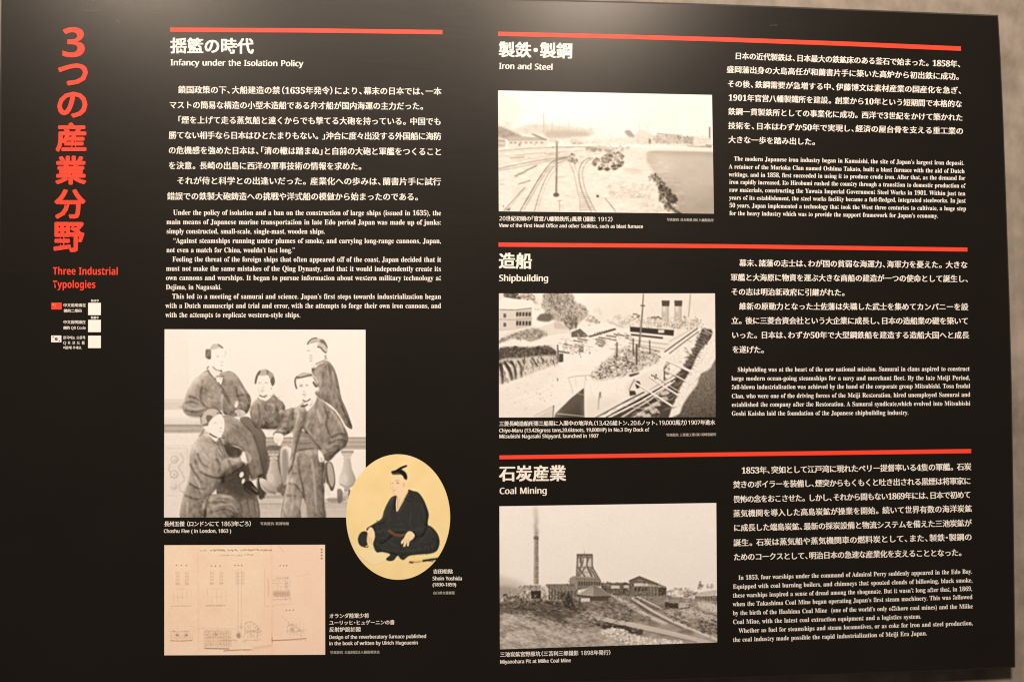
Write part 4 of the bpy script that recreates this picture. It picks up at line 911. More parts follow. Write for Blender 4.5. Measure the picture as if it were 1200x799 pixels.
# short sword
O.line([(395, 668), (430, 664), (470, 660)], 13, (.78, .66, .46), 1, .9); O.line([(400, 662), (420, 670)], 8, NAVYD, .9, .9); O.line([(475, 658), (520, 651), (575, 644)], 13, NAVYD, 1, .8); O.line([(430, 660), (468, 656)], 4, (1, .96, .85), .8, .8)
O.line([(505, 658), (540, 662)], 4, NAVYD, .8, .8)
O.finish(.4, .005, .35)
def lay_oval(name, label, pic, cx, cy, rx, ry, y, nr=80, na=320):
    rr = np.linspace(0, 1, nr + 1)[1:]; tt = np.linspace(0, 2 * np.pi, na, endpoint=False)
    U = np.concatenate([[cx], (cx + rx * rr[:, None] * np.cos(tt)[None]).ravel()]); Vv = np.concatenate([[cy], (cy + ry * rr[:, None] * np.sin(tt)[None]).ravel()])
    X, Z = sheet(U, Vv); V = np.stack([X, np.full_like(X, y), Z], 1)
    F = []
    idx = lambda i, j: 1 + i * na + j % na
    for j in range(na):
        F.append((0, idx(0, j), idx(0, j + 1)))
        for i in range(nr - 1): F += [(idx(i, j), idx(i + 1, j), idx(i + 1, j + 1)), (idx(i, j), idx(i + 1, j + 1), idx(i, j + 1))]
    o = link_np(name, V, np.array(F)[:, ::-1], M_print, panel, label)
    add_colors(o, ink_colors(pic.sample(U, Vv)))
lay_oval('oval_portrait_print', 'oval cream portrait of a man kneeling in a dark robe', O, 466.6, 605.4, 60.9, 73.4, -0.0008)

# ---- technical drawing on old paper
PAP = (1.0, .905, .82)
D = Pic(185, 630, 5.512, 36, 38, 1086, 765, PAP)
FULL = [(36, 38), (1086, 38), (1086, 765), (36, 765)]
D.noise(FULL, .022, 150, smooth=False); D.noise(FULL, .010, 18, smooth=False)
D.box(690, 38, 748, 765, (.985, .85, .74), .4, 18); D.box(735, 38, 1086, 765, (.99, .89, .83), .5, 10); D.box(36, 38, 58, 765, (1, .93, .82), .6, 4)
D.line([(258, 60), (262, 420), (262, 740)], 2.5, (.90, .76, .66), .6, 1.5); D.line([(735, 40), (738, 760)], 3, (.92, .76, .64), .7, 1.5)
INK = (.46, .40, .36); INKL = (.70, .62, .56); REDI = (.80, .48, .38); INKF = (.84, .74, .67)
def script_run(x0, y, x1, h, tone=INK, a=.75, gap=.16, w=3):
    x = x0
    while x < x1:
        n_ = rng.uniform(4, 11)
        if rng.random() > gap: D.line([(x, y + rng.uniform(-h, h) * .5), (x + n_ * .5, y + rng.uniform(-h, h) * .5), (x + n_, y + rng.uniform(-h, h) * .5)], w, tone, a * rng.uniform(.5, 1), .9)
        x += n_ + 2
script_run(270, 80, 320, 10, INK, .6); script_run(340, 79, 515, 12, INK, .95, .05, 4); script_run(532, 78, 735, 10, INK, .9, .08, 4); script_run(400, 112, 490, 9, INK, .7); script_run(498, 112, 545, 9, INK, .8); script_run(560, 108, 612, 9, INK, .8)
for x, y in ((120, 176), (152, 176), (184, 176), (345, 181), (372, 181), (402, 181), (500, 177), (520, 177), (542, 177), (790, 178), (812, 178), (832, 178), (830, 467), (852, 466), (876, 464)): D.ell(x, y, 4, 4, INK, .7, 1.2); pass
for x in (1056, 1060):
    for y in (74, 92, 112, 132): D.ell(x, y, 4, 5, INK, .6, .8)
for x0 in (118, 178, 340, 400, 505, 538):
    for k in range(3): D.line([(x0 + k * 9, 210 + k * 4), (x0 + k * 9 + 1, 305)], 2, INKF, .9, 1)
    for y in range(225, 305, 22): D.line([(x0 - 3, y), (x0 + 24, y + 2)], 2, INKL, .45, 1.2)
for x in (518, 540): D.line([(x, 200), (x, 480), (x + 1, 600)], 2, INKL, .55, 1)
for x, y in ((345, 293), (410, 293), (130, 297), (190, 297)): D.line([(x - 12, y), (x + 12, y)], 6, INKL, .5, 2)
D.line([(85, 440), (215, 440)], 2.5, INKL, .8, 1); D.line([(305, 436), (440, 436)], 2.5, INKL, .7, 1); script_run(310, 440, 440, 6, INKL, .5)
D.box(745, 345, 850, 376, (.78, .66, .58), .5, 3)
for x in range(750, 850, 14): D.line([(x, 342), (x + 3, 378)], 5, INKL, .6, 1.5)
D.line([(690, 200), (690, 440)], 2, INKF, .8, 1); D.line([(712, 260), (716, 380)], 5, (.84, .62, .54), .6, 2.5); D.line([(740, 398), (860, 392)], 2, INKL, .7, 1); D.line([(745, 432), (880, 424)], 2, INKF, .8, 1); D.line([(770, 260), (845, 256)], 3, INKL, .7, 1); D.line([(830, 280), (830, 330)], 12, INKF, .7, 3); D.line([(895, 250), (980, 232)], 2, INKF, .8, 1)
script_run(690, 442, 745, 6, INKL, .7)
D.line([(85, 600), (85, 660)], 2, INKL, .6, 1); script_run(90, 603, 215, 12, INKL, .7); D.ell(125, 626, 9, 8, INK, .6, 2); D.ell(185, 626, 9, 8, INK, .6, 2); D.line([(82, 662), (150, 665), (225, 660)], 4, REDI, .85, 1.2); D.line([(90, 645), (220, 645)], 2, INKL, .5, 1)
D.box(300, 590, 470, 712, (.93, .78, .70), .35, 6)
for k in range(10): D.line([(305 + k * 17, 598 + (k * 37) % 14), (308 + k * 17, 705)], 2, INKL, .5, 1)
script_run(305, 600, 455, 22, INKL, .6); script_run(310, 640, 460, 18, INKL, .5); D.line([(300, 712), (460, 716)], 5, INK, .75, 1.2); D.line([(330, 636), (450, 612)], 3, INKL, .5, 1); script_run(400, 660, 510, 10, INK, .6)
D.ell(522, 628, 13, 18, INK, .6, 3); D.ell(376, 622, 8, 10, INKL, .7, 2)
D.line([(560, 555), (600, 540), (650, 580), (640, 640)], 2.5, INKL, .8, 1); D.line([(560, 620), (600, 600), (660, 610)], 3, INKL, .8, 1); D.line([(580, 560), (610, 640)], 2.5, INKL, .6, 1); D.line([(540, 665), (665, 655)], 2.5, INKL, .6, 1); script_run(560, 600, 660, 26, INKL, .55)
D.line([(425, 728), (520, 722), (610, 720)], 4, INK, .7, 1); script_run(430, 726, 610, 6, INK, .5); D.line([(610, 710), (735, 690)], 3, INKL, .6, 1)
D.line([(735, 662), (850, 656), (960, 648)], 5, (.70, .50, .42), .85, 1.2); D.line([(738, 640), (738, 672)], 4, REDI, .8, 1); script_run(740, 660, 960, 5, INK, .4)
script_run(835, 600, 935, 22, INKL, .8); script_run(840, 560, 880, 16, INKL, .8); D.line([(840, 545), (900, 580), (940, 615)], 2.5, INKL, .8, 1); D.ell(868, 592, 12, 14, INKL, .6, 3); D.line([(795, 500), (850, 550)], 2, INKF, .8, 1)
D.line([(780, 50), (820, 95)], 3, INKF, .8, 1.5)
for (x0, x1, y0, y1, nx_, ny_) in ((300, 470, 596, 712, 13, 6), (90, 222, 604, 660, 9, 3), (745, 855, 250, 400, 8, 8), (560, 664, 560, 660, 6, 7), (835, 940, 560, 640, 6, 5), (100, 215, 330, 436, 5, 3), (320, 440, 330, 432, 5, 3)):
    for i in range(nx_): x = x0 + (x1 - x0) * i / (nx_ - 1); D.line([(x, y0 + rng.uniform(0, 12)), (x + 1, y1 - rng.uniform(0, 12))], 1.5, INKL, .42, .5)
    for i in range(ny_): y = y0 + (y1 - y0) * i / (ny_ - 1); D.line([(x0 + rng.uniform(0, 20), y), (x1 - rng.uniform(0, 20), y - 1)], 1.5, INKL, .42, .5)
for k in range(90):
    x, y = rng.uniform(300, 470), rng.uniform(592, 715); D.line([(x, y), (x + rng.uniform(-14, 14), y + rng.uniform(-10, 10))], 2, INKL, .6, .5)
for k in range(70):
    x, y = rng.uniform(520, 665), rng.uniform(540, 668); D.line([(x, y), (x + rng.uniform(-16, 16), y + rng.uniform(-8, 8))], 2, INKL, .6, .5)
for k in range(40):
    x, y = rng.uniform(830, 950), rng.uniform(545, 640); D.line([(x, y), (x + rng.uniform(-12, 12), y + rng.uniform(-8, 8))], 2, INKL, .6, .5)
for k in range(46):
    x, y = rng.uniform(745, 860), rng.uniform(250, 395); D.line([(x, y), (x + rng.uniform(-2, 2), y + rng.uniform(4, 14))], 2, INKL, .5, .5)
for k in range(50):
    x, y = rng.uniform(85, 225), rng.uniform(596, 664); D.line([(x, y), (x + rng.uniform(-10, 10), y + rng.uniform(-4, 4))], 2, INKL, .55, .5)
D.line([(262, 590), (300, 580), (480, 586), (560, 576)], 2, INKF, .8, 1); D.line([(470, 590), (474, 700)], 2, INKL, .6, 1); D.line([(735, 610), (738, 690), (700, 706), (620, 716)], 2, (.86, .56, .44), .6, 1)
D.finish(.4, .007)
lay_quad('drawing_print', 'pinkish sheet with a faint technical drawing of a furnace', D, [(192.6, 638.4), (380.9, 637.9), (381.1, 766.6), (192.6, 767.3)])

# ---- steelworks with railway tracks and a basin
I = Pic(575, 100, 4.444, 32, 22, 1170, 678, .985)
FI = [(32, 22), (1170, 22), (1170, 678), (32, 678)]
I.poly([(32, 22), (1170, 22), (1170, 330), (32, 330)], (.975, .95, (500, 40), (500, 300)), 1, 0, False)
I.poly([(700, 30), (1170, 50), (1170, 250), (720, 250), (640, 160)], .955, .8, 18); I.ell(440, 120, 220, 70, 1.0, .9, 30); I.ell(720, 90, 60, 90, .995, .6, 24)
I.poly([(32, 60), (110, 70), (170, 150), (140, 230), (32, 230)], .90, .8, 16); I.ell(190, 180, 34, 34, 1.0, .9, 8, -40); I.ell(150, 205, 30, 14, 1.0, .8, 7, -40)
I.noise(FI, .010, 90, smooth=False)
# far works and chimneys
I.poly([(120, 232), (200, 205), (300, 205), (420, 215), (520, 232), (545, 250), (500, 268), (300, 262), (130, 250)], .84, .9, 4)
I.blobs([(40, 195), (120, 200), (200, 205), (420, 212), (540, 235), (500, 262), (300, 262), (40, 240)], 70, (4, 12), (.74, .90), 1.6, 1.6, .5)
for x, y0, w, t in ((276, 145, 6, .74), (284, 190, 4, .80), (320, 188, 5, .76), (405, 165, 5, .84), (410, 190, 4, .84), (295, 210, 5, .8), (566, 190, 4, .88), (776, 190, 5, .84), (818, 200, 5, .84), (1075, 232, 3, .8)): I.line([(x, y0), (x, 248)], w, t, .9, 1.2)
I.line([(1140, 218), (1140, 285)], 7, .48, .95, 1)
I.poly([(290, 240), (400, 236), (500, 246), (510, 264), (420, 275), (300, 278)], .72, .85, 4)
I.poly([(32, 218), (70, 222), (120, 245), (165, 268), (130, 280), (32, 275)], .60, .95, 3); I.noise([(32, 218), (165, 268), (130, 280), (32, 275)], .03, 12)
# sheds on the left
I.poly([(80, 270), (165, 266), (240, 272), (296, 290), (90, 294)], .72, 1, 1, False); I.poly([(205, 255), (225, 253), (296, 282), (292, 290), (265, 284)], .58, .9, 1.2, False)
I.poly([(90, 292), (296, 290), (296, 318), (88, 322)], .86, 1, 1, False); I.poly([(34, 270), (56, 272), (80, 292), (80, 322), (34, 328)], .80, 1, 1, False); I.line([(38, 290), (76, 292)], 5, .5, .8, 1); I.line([(40, 312), (72, 316)], 6, .60, .8, 1)
for x in (100, 122, 150, 178, 205, 232, 260): I.box(x, 296, x + 12, 304, .48, .8, .9)
I.box(145, 305, 156, 321, .42, .8, .8); I.box(225, 303, 233, 316, .5, .7, .8); I.line([(88, 323), (300, 318)], 3, .66, .8, 1)
I.box(300, 280, 345, 300, .80, .8, 1.5)
# pale building mass in the middle
I.poly([(415, 280), (450, 272), (500, 278), (520, 290), (700, 270), (760, 260), (850, 270), (1000, 290), (1000, 312), (420, 312)], .90, .85, 4)
I.poly([(415, 284), (440, 278), (480, 296), (475, 310), (418, 308)], .82, .9, 1.6); I.line([(424, 304), (446, 302)], 6, .55, .8, 1); I.line([(456, 304), (474, 303)], 5, .55, .8, 1)
for k in range(26): x = 500 + k * 10; I.line([(x, 262 + (k * 7) % 15), (x + 1, 300)], 2.5, .80, .35, 1.2)
I.poly([(700, 240), (722, 234), (740, 252), (750, 270), (720, 268), (705, 256)], .62, .9, 2); I.ell(706, 244, 9, 6, .66, .8, 2)
I.poly([(760, 245), (790, 232), (830, 250), (850, 262), (850, 300), (755, 300)], .86, .9, 2)
I.line([(865, 252), (970, 262)], 5, .58, .9, 1.2, False); I.box(860, 256, 1000, 304, .76, .85, 2); I.blobs([(862, 262), (1000, 272), (1000, 304), (862, 302)], 60, (4, 9), (.50, .88), 1, 1, .7); I.box(1004, 268, 1060, 306, .66, .9, 1.5); I.blobs([(1006, 270), (1060, 270), (1060, 306), (1006, 306)], 26, (3, 8), (.45, .85), 1, 1, .7)
I.poly([(1062, 272), (1090, 268), (1140, 276), (1150, 308), (1062, 308)], .90, .9, 1.5); I.line([(1066, 282), (1140, 284)], 3, .7, .7, 1); I.line([(1070, 295), (1140, 296)], 3, .72, .7, 1); I.box(822, 278, 834, 306, .55, .8, 1.2); I.box(828, 286, 832, 305, .35, .9, .8)
I.line([(1022, 318), (1060, 322), (1110, 322), (1150, 324)], 10, .36, .95, 1.2, False); I.line([(1120, 312), (1150, 318)], 8, .45, .8, 1.2)
# ground
I.poly([(32, 332), (300, 322), (560, 312), (820, 308), (1170, 326), (1170, 350), (1000, 345), (840, 345), (700, 330), (400, 340), (32, 350)], .975, .95, 3)
I.poly([(32, 345), (500, 326), (820, 345), (850, 450), (1000, 678), (32, 678)], (.93, .955, (0, 340), (0, 500)), .85, 6); I.noise([(32, 340), (820, 340), (980, 678), (32, 678)], .016, 26, (2.5, 1))
for (q, w, t) in (([(40, 342), (200, 330), (400, 322), (560, 322)], 4, .62), ([(40, 350), (220, 338), (420, 332)], 2, .8), ([(40, 372), (180, 362), (350, 350), (480, 342)], 5, .84), ([(40, 412), (160, 392), (300, 372), (420, 358)], 4, .80), ([(40, 400), (200, 378), (340, 362)], 3, .85),
                  ([(40, 436), (150, 412), (270, 390), (400, 372)], 5, .58), ([(40, 446), (160, 424), (290, 398), (400, 380)], 4, .66), ([(40, 428), (120, 416), (260, 385)], 3, .78),
                  ([(100, 380), (176, 374)], 5, .60), ([(130, 368), (190, 358), (270, 352)], 3, .70), ([(275, 352), (300, 360), (360, 355)], 5, .70),
                  ([(126, 474), (180, 448), (242, 417)], 6, .50), ([(128, 478), (185, 450)], 4, .62), ([(140, 518), (208, 496)], 5, .52), ([(44, 516), (76, 517)], 4, .70)): I.line(q, w, t, .85, 1)
for (q, w, t) in (([(400, 376), (330, 394), (292, 430), (250, 490), (200, 575), (152, 658)], 6, .50), ([(415, 372), (345, 396), (306, 432), (262, 495), (212, 580), (172, 650)], 4, .60), ([(420, 380), (360, 402), (318, 436), (280, 500), (250, 580), (228, 656)], 5, .60), ([(430, 384), (372, 408), (334, 440), (294, 510), (262, 590), (246, 650)], 3, .74),
                  ([(180, 530), (130, 585), (68, 655)], 5, .58), ([(190, 535), (150, 575), (90, 652)], 3, .72),
                  ([(410, 408), (430, 450), (446, 520), (462, 600), (468, 658)], 4, .68), ([(432, 404), (450, 450), (462, 500), (480, 560)], 3, .76),
                  ([(520, 376), (480, 400), (460, 450), (466, 520), (492, 590), (524, 660)], 5, .58), ([(535, 378), (500, 402), (478, 450), (486, 520), (510, 585), (548, 658)], 4, .62), ([(596, 590), (622, 620), (652, 660)], 5, .58), ([(545, 578), (590, 588), (650, 590)], 2, .72)): I.line(q, w, t, .85, 1)
for k in range(9): y = 560 + k * 11; I.line([(462 + k * 1.5, y), (500 + k * 5, y)], 4, .62, .75, 1)
for y in (452, 466, 480, 530): I.line([(460, y), (492, y + 1)], 3, .76, .6, 1)
I.box(515, 322, 556, 342, .62, .9, 1.6); I.blobs([(515, 320), (700, 318), (700, 344), (515, 344)], 70, (4, 9), (.52, .86), 1.8, 1.2, .6)
I.blobs([(402, 364), (448, 362), (452, 402), (408, 404)], 36, (4, 8), (.42, .84), 1, 1, .8); I.box(402, 390, 450, 400, .48, .7, 1.5); I.blobs([(455, 350), (510, 346), (510, 376), (455, 380)], 12, (4, 10), (.80, .9), 1.6, 1.6, .6)
I.blobs([(538, 396), (570, 370), (640, 352), (684, 356), (686, 410), (660, 430), (600, 442), (556, 436)], 150, (4, 11), (.34, .86), 1.1, 1, .85); I.blobs([(555, 425), (610, 430), (680, 400), (684, 415), (640, 440), (560, 442)], 26, (5, 10), (.22, .45), 1.5, 1, .85)
I.poly([(700, 430), (780, 440), (780, 462), (705, 456)], .86, .7, 5); I.blobs([(580, 520), (700, 500), (800, 510), (860, 550), (850, 600), (780, 585), (640, 580), (590, 550)], 190, (5, 12), (.80, 1.0), 1.5, 1, .55); I.blobs([(620, 560), (700, 556), (800, 560), (850, 590), (780, 590), (640, 584)], 90, (3, 6), (.66, .86), 1.5, 1, .5)
I.noise([(600, 600), (850, 600), (960, 678), (600, 678)], .04, 14, (2, 1))
I.strokes([(40, 350), (520, 330), (820, 350), (850, 450), (980, 670), (40, 670)], 420, 16, 2.4, (.66, .88), 170, 25, .5, .4)
I.strokes([(40, 350), (520, 335), (700, 345), (600, 420), (40, 470)], 160, 26, 2.4, (.62, .84), 172, 8, .5, .4)
I.strokes([(60, 205), (540, 215), (545, 262), (60, 262)], 120, 12, 3, (.66, .86), 90, 20, .5, .5)
I.strokes([(420, 268), (1000, 262), (1150, 270), (1150, 310), (420, 310)], 300, 14, 3, (.58, .86), 90, 60, .5, .4)
I.strokes([(700, 296), (1150, 306), (1150, 322), (700, 312)], 90, 26, 3, (.60, .84), 2, 6, .5, .4)
I.blobs([(300, 318), (560, 312), (560, 324), (300, 330)], 30, (2, 4), (.55, .8), 2)
# pole, lamp and people
I.line([(345, 296), (344, 420), (341, 568)], 9, .50, .95, 1, False); I.box(336, 290, 354, 304, .68, .9, 1); I.line([(347, 300), (346, 560)], 3, .74, .7, .8, False); I.poly([(326, 566), (340, 560), (356, 566), (352, 580), (330, 580)], .40, .95, 1); I.line([(332, 478), (384, 480)], 3, .66, .8, 1); I.line([(358, 600), (360, 656)], 5, .62, .8, 1); I.line([(346, 604), (372, 602)], 4, .62, .8, 1); I.line([(372, 625), (376, 655)], 4, .74, .7, 1)
I.ell(557, 578, 7, 7, .34, .95, 1); I.line([(82, 652), (102, 640)], 6, .42, .8, 1); I.line([(64, 625), (68, 635)], 5, .4, .8, 1); I.ell(96, 650, 5, 4, .4, .7, 1)
# water basin and its rocky bank
I.poly([(808, 350), (860, 342), (960, 346), (1170, 350), (1170, 678), (992, 670), (950, 600), (905, 530), (850, 450), (814, 400)], (.80, .70, (0, 345), (0, 670)), 1, 1.5, False)
I.poly([(840, 345), (1170, 350), (1170, 372), (900, 362)], .66, .5, 5); I.ell(900, 420, 60, 50, .90, .6, 22); I.ell(1040, 470, 90, 70, .80, .5, 26); I.ell(1110, 610, 60, 60, .64, .5, 24)
I.noise([(815, 352), (1170, 352), (1170, 678), (990, 670)], .016, 50, (2, 1), smooth=False)
I.line([(806, 352), (812, 400), (850, 455), (905, 530), (930, 560)], 9, .88, .9, 1.5); I.line([(820, 348), (960, 348), (1150, 352)], 4, .62, .7, 1.5)
I.blobs([(826, 476), (850, 452), (880, 480), (912, 524), (966, 580), (972, 604), (960, 620), (992, 664), (970, 672), (900, 640), (880, 590), (862, 520), (820, 492)], 120, (5, 11), (.30, .72), 1.3, 1, .85, 50); I.blobs([(855, 470), (880, 490), (912, 530), (965, 580), (970, 605), (930, 608), (890, 560)], 46, (5, 11), (.22, .42), 1.2, 1, .9, 50)
I.ell(944, 594, 27, 21, .30, .95, 1.5); I.ell(938, 588, 14, 8, .52, .7, 2); I.ell(856, 574, 18, 20, .97, .9, 2); I.ell(846, 484, 24, 6, .5, .8, 1.5, 20); I.line([(920, 610), (950, 645), (988, 672)], 15, .30, .9, 1.5); I.line([(892, 560), (880, 605)], 13, .4, .8, 1.5)
I.poly([(780, 600), (860, 600), (900, 650), (950, 678), (800, 678)], .88, .5, 6); I.noise([(800, 590), (880, 600), (950, 678), (820, 678)], .05, 12)
I.a[int((322 - I.y0) * I.k):] *= np.array([.955, .95, .94], np.float32)
I.a = I.a * .82 + gauss(I.a, 3) * .18
I.noise([(32, 330), (800, 345), (960, 670), (32, 670)], .03, 12, (2.5, 1), 3)
I.finish(.6, .008, .45)
lay_quad('photograph_print', 'pale sepia view of railway tracks, a pole and a basin', I, [(583.6, 106.3), (834.3, 111.6), (836.6, 250.6), (584.5, 247.8)])

# ---- steamer in a dry dock
S = Pic(575, 340, 4.444, 38, 12, 1180, 668, .965)
FS = [(38, 12), (1180, 12), (1180, 668), (38, 668)]
S.poly([(38, 12), (1180, 12), (1180, 200), (38, 200)], (.97, .925, (400, 30), (700, 180)), 1, 0, False); S.noise(FS, .010, 80, smooth=False)
# wooded slope upper left
S.poly([(38, 15), (220, 15), (260, 60), (200, 90), (38, 90)], .90, .8, 5); S.blobs([(60, 15), (140, 15), (150, 40), (120, 56), (90, 46)], 50, (6, 13), (.22, .55), 1.2, 1.2, .9); S.blobs([(150, 20), (220, 20), (225, 50), (170, 50)], 36, (4, 9), (.38, .80), 1.2, 1.2, .85)
T1 = [(280, 20), (410, 16), (440, 60), (490, 85), (505, 130), (470, 160), (440, 195), (410, 205), (380, 170), (340, 160), (290, 120), (268, 80), (272, 40)]
S.poly(T1, .72, .9, 3); S.blobs(T1, 260, (6, 14), (.50, .86), 1.1, 1.3, .6); S.blobs([(300, 20), (400, 16), (420, 70), (400, 120), (330, 100)], 90, (5, 12), (.42, .70), 1.1, 1.3, .6); S.blobs([(380, 130), (440, 120), (450, 190), (410, 208), (380, 170)], 60, (6, 12), (.34, .62), 1, 1.3, .7)
S.blobs([(500, 150), (520, 130), (560, 150), (575, 175), (510, 190)], 40, (5, 10), (.55, .84), 1, 1.3, .7); S.blobs([(540, 100), (570, 95), (590, 140), (560, 150)], 20, (5, 11), (.80, .93), 1, 1.6, .6)
S.poly([(240, 150), (262, 124), (310, 124), (320, 150), (300, 164), (255, 160)], .40, .9, 1.5); S.blobs([(220, 60), (270, 60), (270, 100), (230, 100)], 24, (4, 9), (.62, .9), 1, 1.2, .6)
# pale hipped roofs and the two storey house
S.poly([(38, 60), (70, 36), (130, 46), (215, 56), (240, 84), (210, 98), (38, 108)], .955, 1, 1, False); S.line([(46, 102), (130, 104), (214, 94)], 5, .42, .9, 1, False)
S.poly([(44, 106), (130, 108), (130, 205), (44, 215)], .86, 1, 1, False); S.poly([(130, 108), (214, 98), (216, 190), (130, 205)], .80, 1, 1, False)
for x in (70, 76): S.box(x - 4, 122, x + 5, 143, .38, .9, .8); S.box(x - 4, 170, x + 5, 190, .38, .9, .8)
for x in (133, 148, 165, 182, 198): S.poly([(x, 116), (x + 11, 114), (x + 11, 134), (x, 137)], .24, .95, .7, False); S.poly([(x, 162), (x + 11, 160), (x + 11, 182), (x, 185)], .24, .95, .7, False)
S.line([(44, 152), (130, 155), (215, 146)], 3, .58, .9, .8, False); S.line([(44, 205), (130, 208)], 3, .7, .8, 1, False)
S.poly([(38, 215), (130, 208), (216, 190), (300, 200), (300, 230), (38, 250)], .92, .9, 3)
S.poly([(250, 195), (330, 165), (365, 168), (412, 205), (400, 225), (300, 238)], .90, 1, 1.2, False); S.poly([(330, 165), (365, 168), (410, 205), (330, 200)], .78, .8, 2, False); S.line([(412, 206), (412, 244)], 3, .55, .8, 1)
B1 = [(44, 262), (90, 236), (150, 216), (220, 200), (280, 214), (290, 236), (220, 262), (160, 268), (120, 250), (44, 276)]
S.poly(B1, .66, .8, 4); S.blobs(B1, 120, (4, 11), (.45, .80), 1.4, 1.1, .75)
S.poly([(44, 298), (90, 274), (170, 254), (210, 278), (280, 262), (350, 226), (416, 234), (410, 262), (330, 282), (210, 300), (130, 296), (60, 306)], .95, 1, 1.4, False)
# dark hedge with dead stems
B2 = [(44, 306), (120, 296), (210, 298), (300, 290), (330, 300), (352, 330), (330, 356), (240, 346), (160, 356), (60, 380), (44, 380)]
S.poly(B2, .30, .95, 3); S.blobs(B2, 200, (4, 11), (.18, .52), 1.3, 1, .75)
S.poly([(44, 370), (160, 352), (350, 340), (350, 384), (230, 430), (160, 456), (44, 492)], .84, 1, 3); S.blobs([(160, 356), (350, 340), (340, 384), (240, 420), (180, 440)], 120, (3, 9), (.40, .95), .7, 1, .6)
for q, w in (([(48, 380), (60, 440), (62, 494)], 16), ([(70, 372), (96, 410), (112, 470)], 20), ([(100, 368), (125, 400), (130, 466)], 17), ([(140, 366), (158, 400), (160, 456)], 11), ([(215, 350), (235, 385), (240, 400)], 9), ([(260, 346), (282, 380)], 7), ([(165, 360), (178, 385)], 8)): S.line(q, (w, w * .6), .24, .9, 1.6)
for q in ([(60, 390), (84, 430), (84, 470)], [(124, 376), (142, 420)], [(84, 372), (104, 398)]): S.line(q, 7, .95, .8, 1.4)
# shed roof in the middle
S.poly([(470, 196), (600, 165), (660, 190), (655, 202), (512, 240), (500, 236)], .965, 1, 1, False); S.poly([(420, 218), (466, 200), (512, 242), (470, 246), (420, 244)], .44, 1, 1.2, False); S.line([(512, 242), (580, 224), (652, 202)], 9, .30, .9, 1, False)
for k in range(9): S.box(540 + k * 12, 222 - k * 3, 546 + k * 12, 230 - k * 3, .2, .7, .8)
S.line([(610, 165), (660, 182), (690, 194)], 4, .66, .7, 1); S.blobs([(600, 145), (720, 130), (880, 140), (880, 190), (720, 185), (640, 180)], 110, (4, 10), (.68, 1.0), 2, 1.1, .6); S.blobs([(740, 128), (770, 128), (770, 140), (740, 140)], 8, (4, 8), (.5, .7), 1.8); S.blobs([(840, 138), (890, 140), (890, 156), (850, 156)], 16, (3, 7), (.42, .6), 1.8)
for q in ([(430, 262), (480, 270)], [(452, 252), (505, 262)], [(560, 246), (610, 252), (655, 262)], [(600, 236), (655, 244)], [(640, 228), (700, 238)], [(380, 280), (425, 290)], [(545, 256), (600, 264)], [(550, 268), (598, 276)], [(545, 278), (594, 286)], [(560, 288), (585, 294)]): S.line(q, 7, .40, .85, 1.1, False)
S.box(700, 232, 720, 256, .55, .8, 1)
S.poly([(308, 290), (342, 284), (345, 320), (310, 300)], .92, .9, 1); S.line([(308, 296), (345, 322)], 5, .22, .9, 1, False); S.line([(348, 284), (350, 376)], 9, .42, .95, 1, False); S.line([(343, 286), (344, 376)], 4, .95, .9, .8, False); S.box(356, 330, 378, 374, .30, .95, 1); S.line([(352, 318), (410, 326)], 8, .35, .9, 1, False); S.blobs([(380, 280), (460, 280), (470, 320), (390, 330)], 40, (3, 8), (.40, .95), 1.3, 1, .7); S.box(458, 290, 484, 324, .5, .85, 1.2)
# quay in the foreground
S.poly([(44, 494), (160, 458), (330, 392), (500, 330), (640, 300), (660, 330), (560, 440), (490, 470), (330, 600), (320, 668), (44, 668)], .975, 1, 2, False)
S.noise([(60, 480), (520, 340), (480, 480), (320, 640), (60, 650)], .012, 20, (2, 1)); S.line([(120, 590), (250, 540), (330, 505)], 2, .80, .6, 1); S.line([(90, 560), (280, 498)], 2, .86, .5, 1); S.blobs([(60, 500), (300, 420), (300, 600), (60, 660)], 40, (2, 4.5), (.45, .75), 1.4, .8, .7); S.line([(347, 456), (349, 474)], 6, .5, .9, 1); S.line([(515, 320), (516, 332)], 5, .45, .9, 1); S.line([(470, 352), (464, 330), (462, 292)], 3, .5, .8, .9)
S.line([(225, 655), (330, 602)], 4, .55, .8, 1, False); S.poly([(230, 662), (330, 606), (322, 664)], .90, 1, 1, False)
for k in range(8): x = 250 + k * 10; S.line([(x, 656 - k * 5), (x, 664)], 2.5, .55, .8, .9, False)
S.line([(328, 600), (324, 664)], 5, .25, .9, 1, False)
S.line([(400, 458), (440, 448), (500, 444), (520, 440)], 3, .60, .85, 1); S.line([(404, 462), (420, 500), (428, 540)], 3, .72, .8, 1); S.line([(440, 452), (446, 500)], 2.5, .8, .7, 1); S.line([(494, 450), (496, 490)], 4, .66, .8, 1)
S.poly([(338, 640), (420, 560), (486, 508), (490, 664), (330, 664)], (.42, .26, (400, 560), (480, 660)), 1, 1.2, False); S.line([(345, 642), (486, 656)], 4, .90, .9, .9, False); S.line([(452, 536), (486, 546)], 3, .85, .8, .9, False)
# bow
S.poly([(488, 470), (600, 466), (760, 452), (745, 490), (716, 556), (590, 640), (560, 664), (490, 664)], .975, 1, 1.2, False); S.line([(489, 470), (489, 662)], 3, .80, .9, 1, False); S.poly([(700, 500), (760, 462), (740, 520), (716, 556)], .88, .6, 4)
S.line([(572, 530), (564, 570), (560, 622)], (10, 4), .50, .85, 1.2); S.line([(566, 536), (576, 560)], 5, .40, .7, 1)
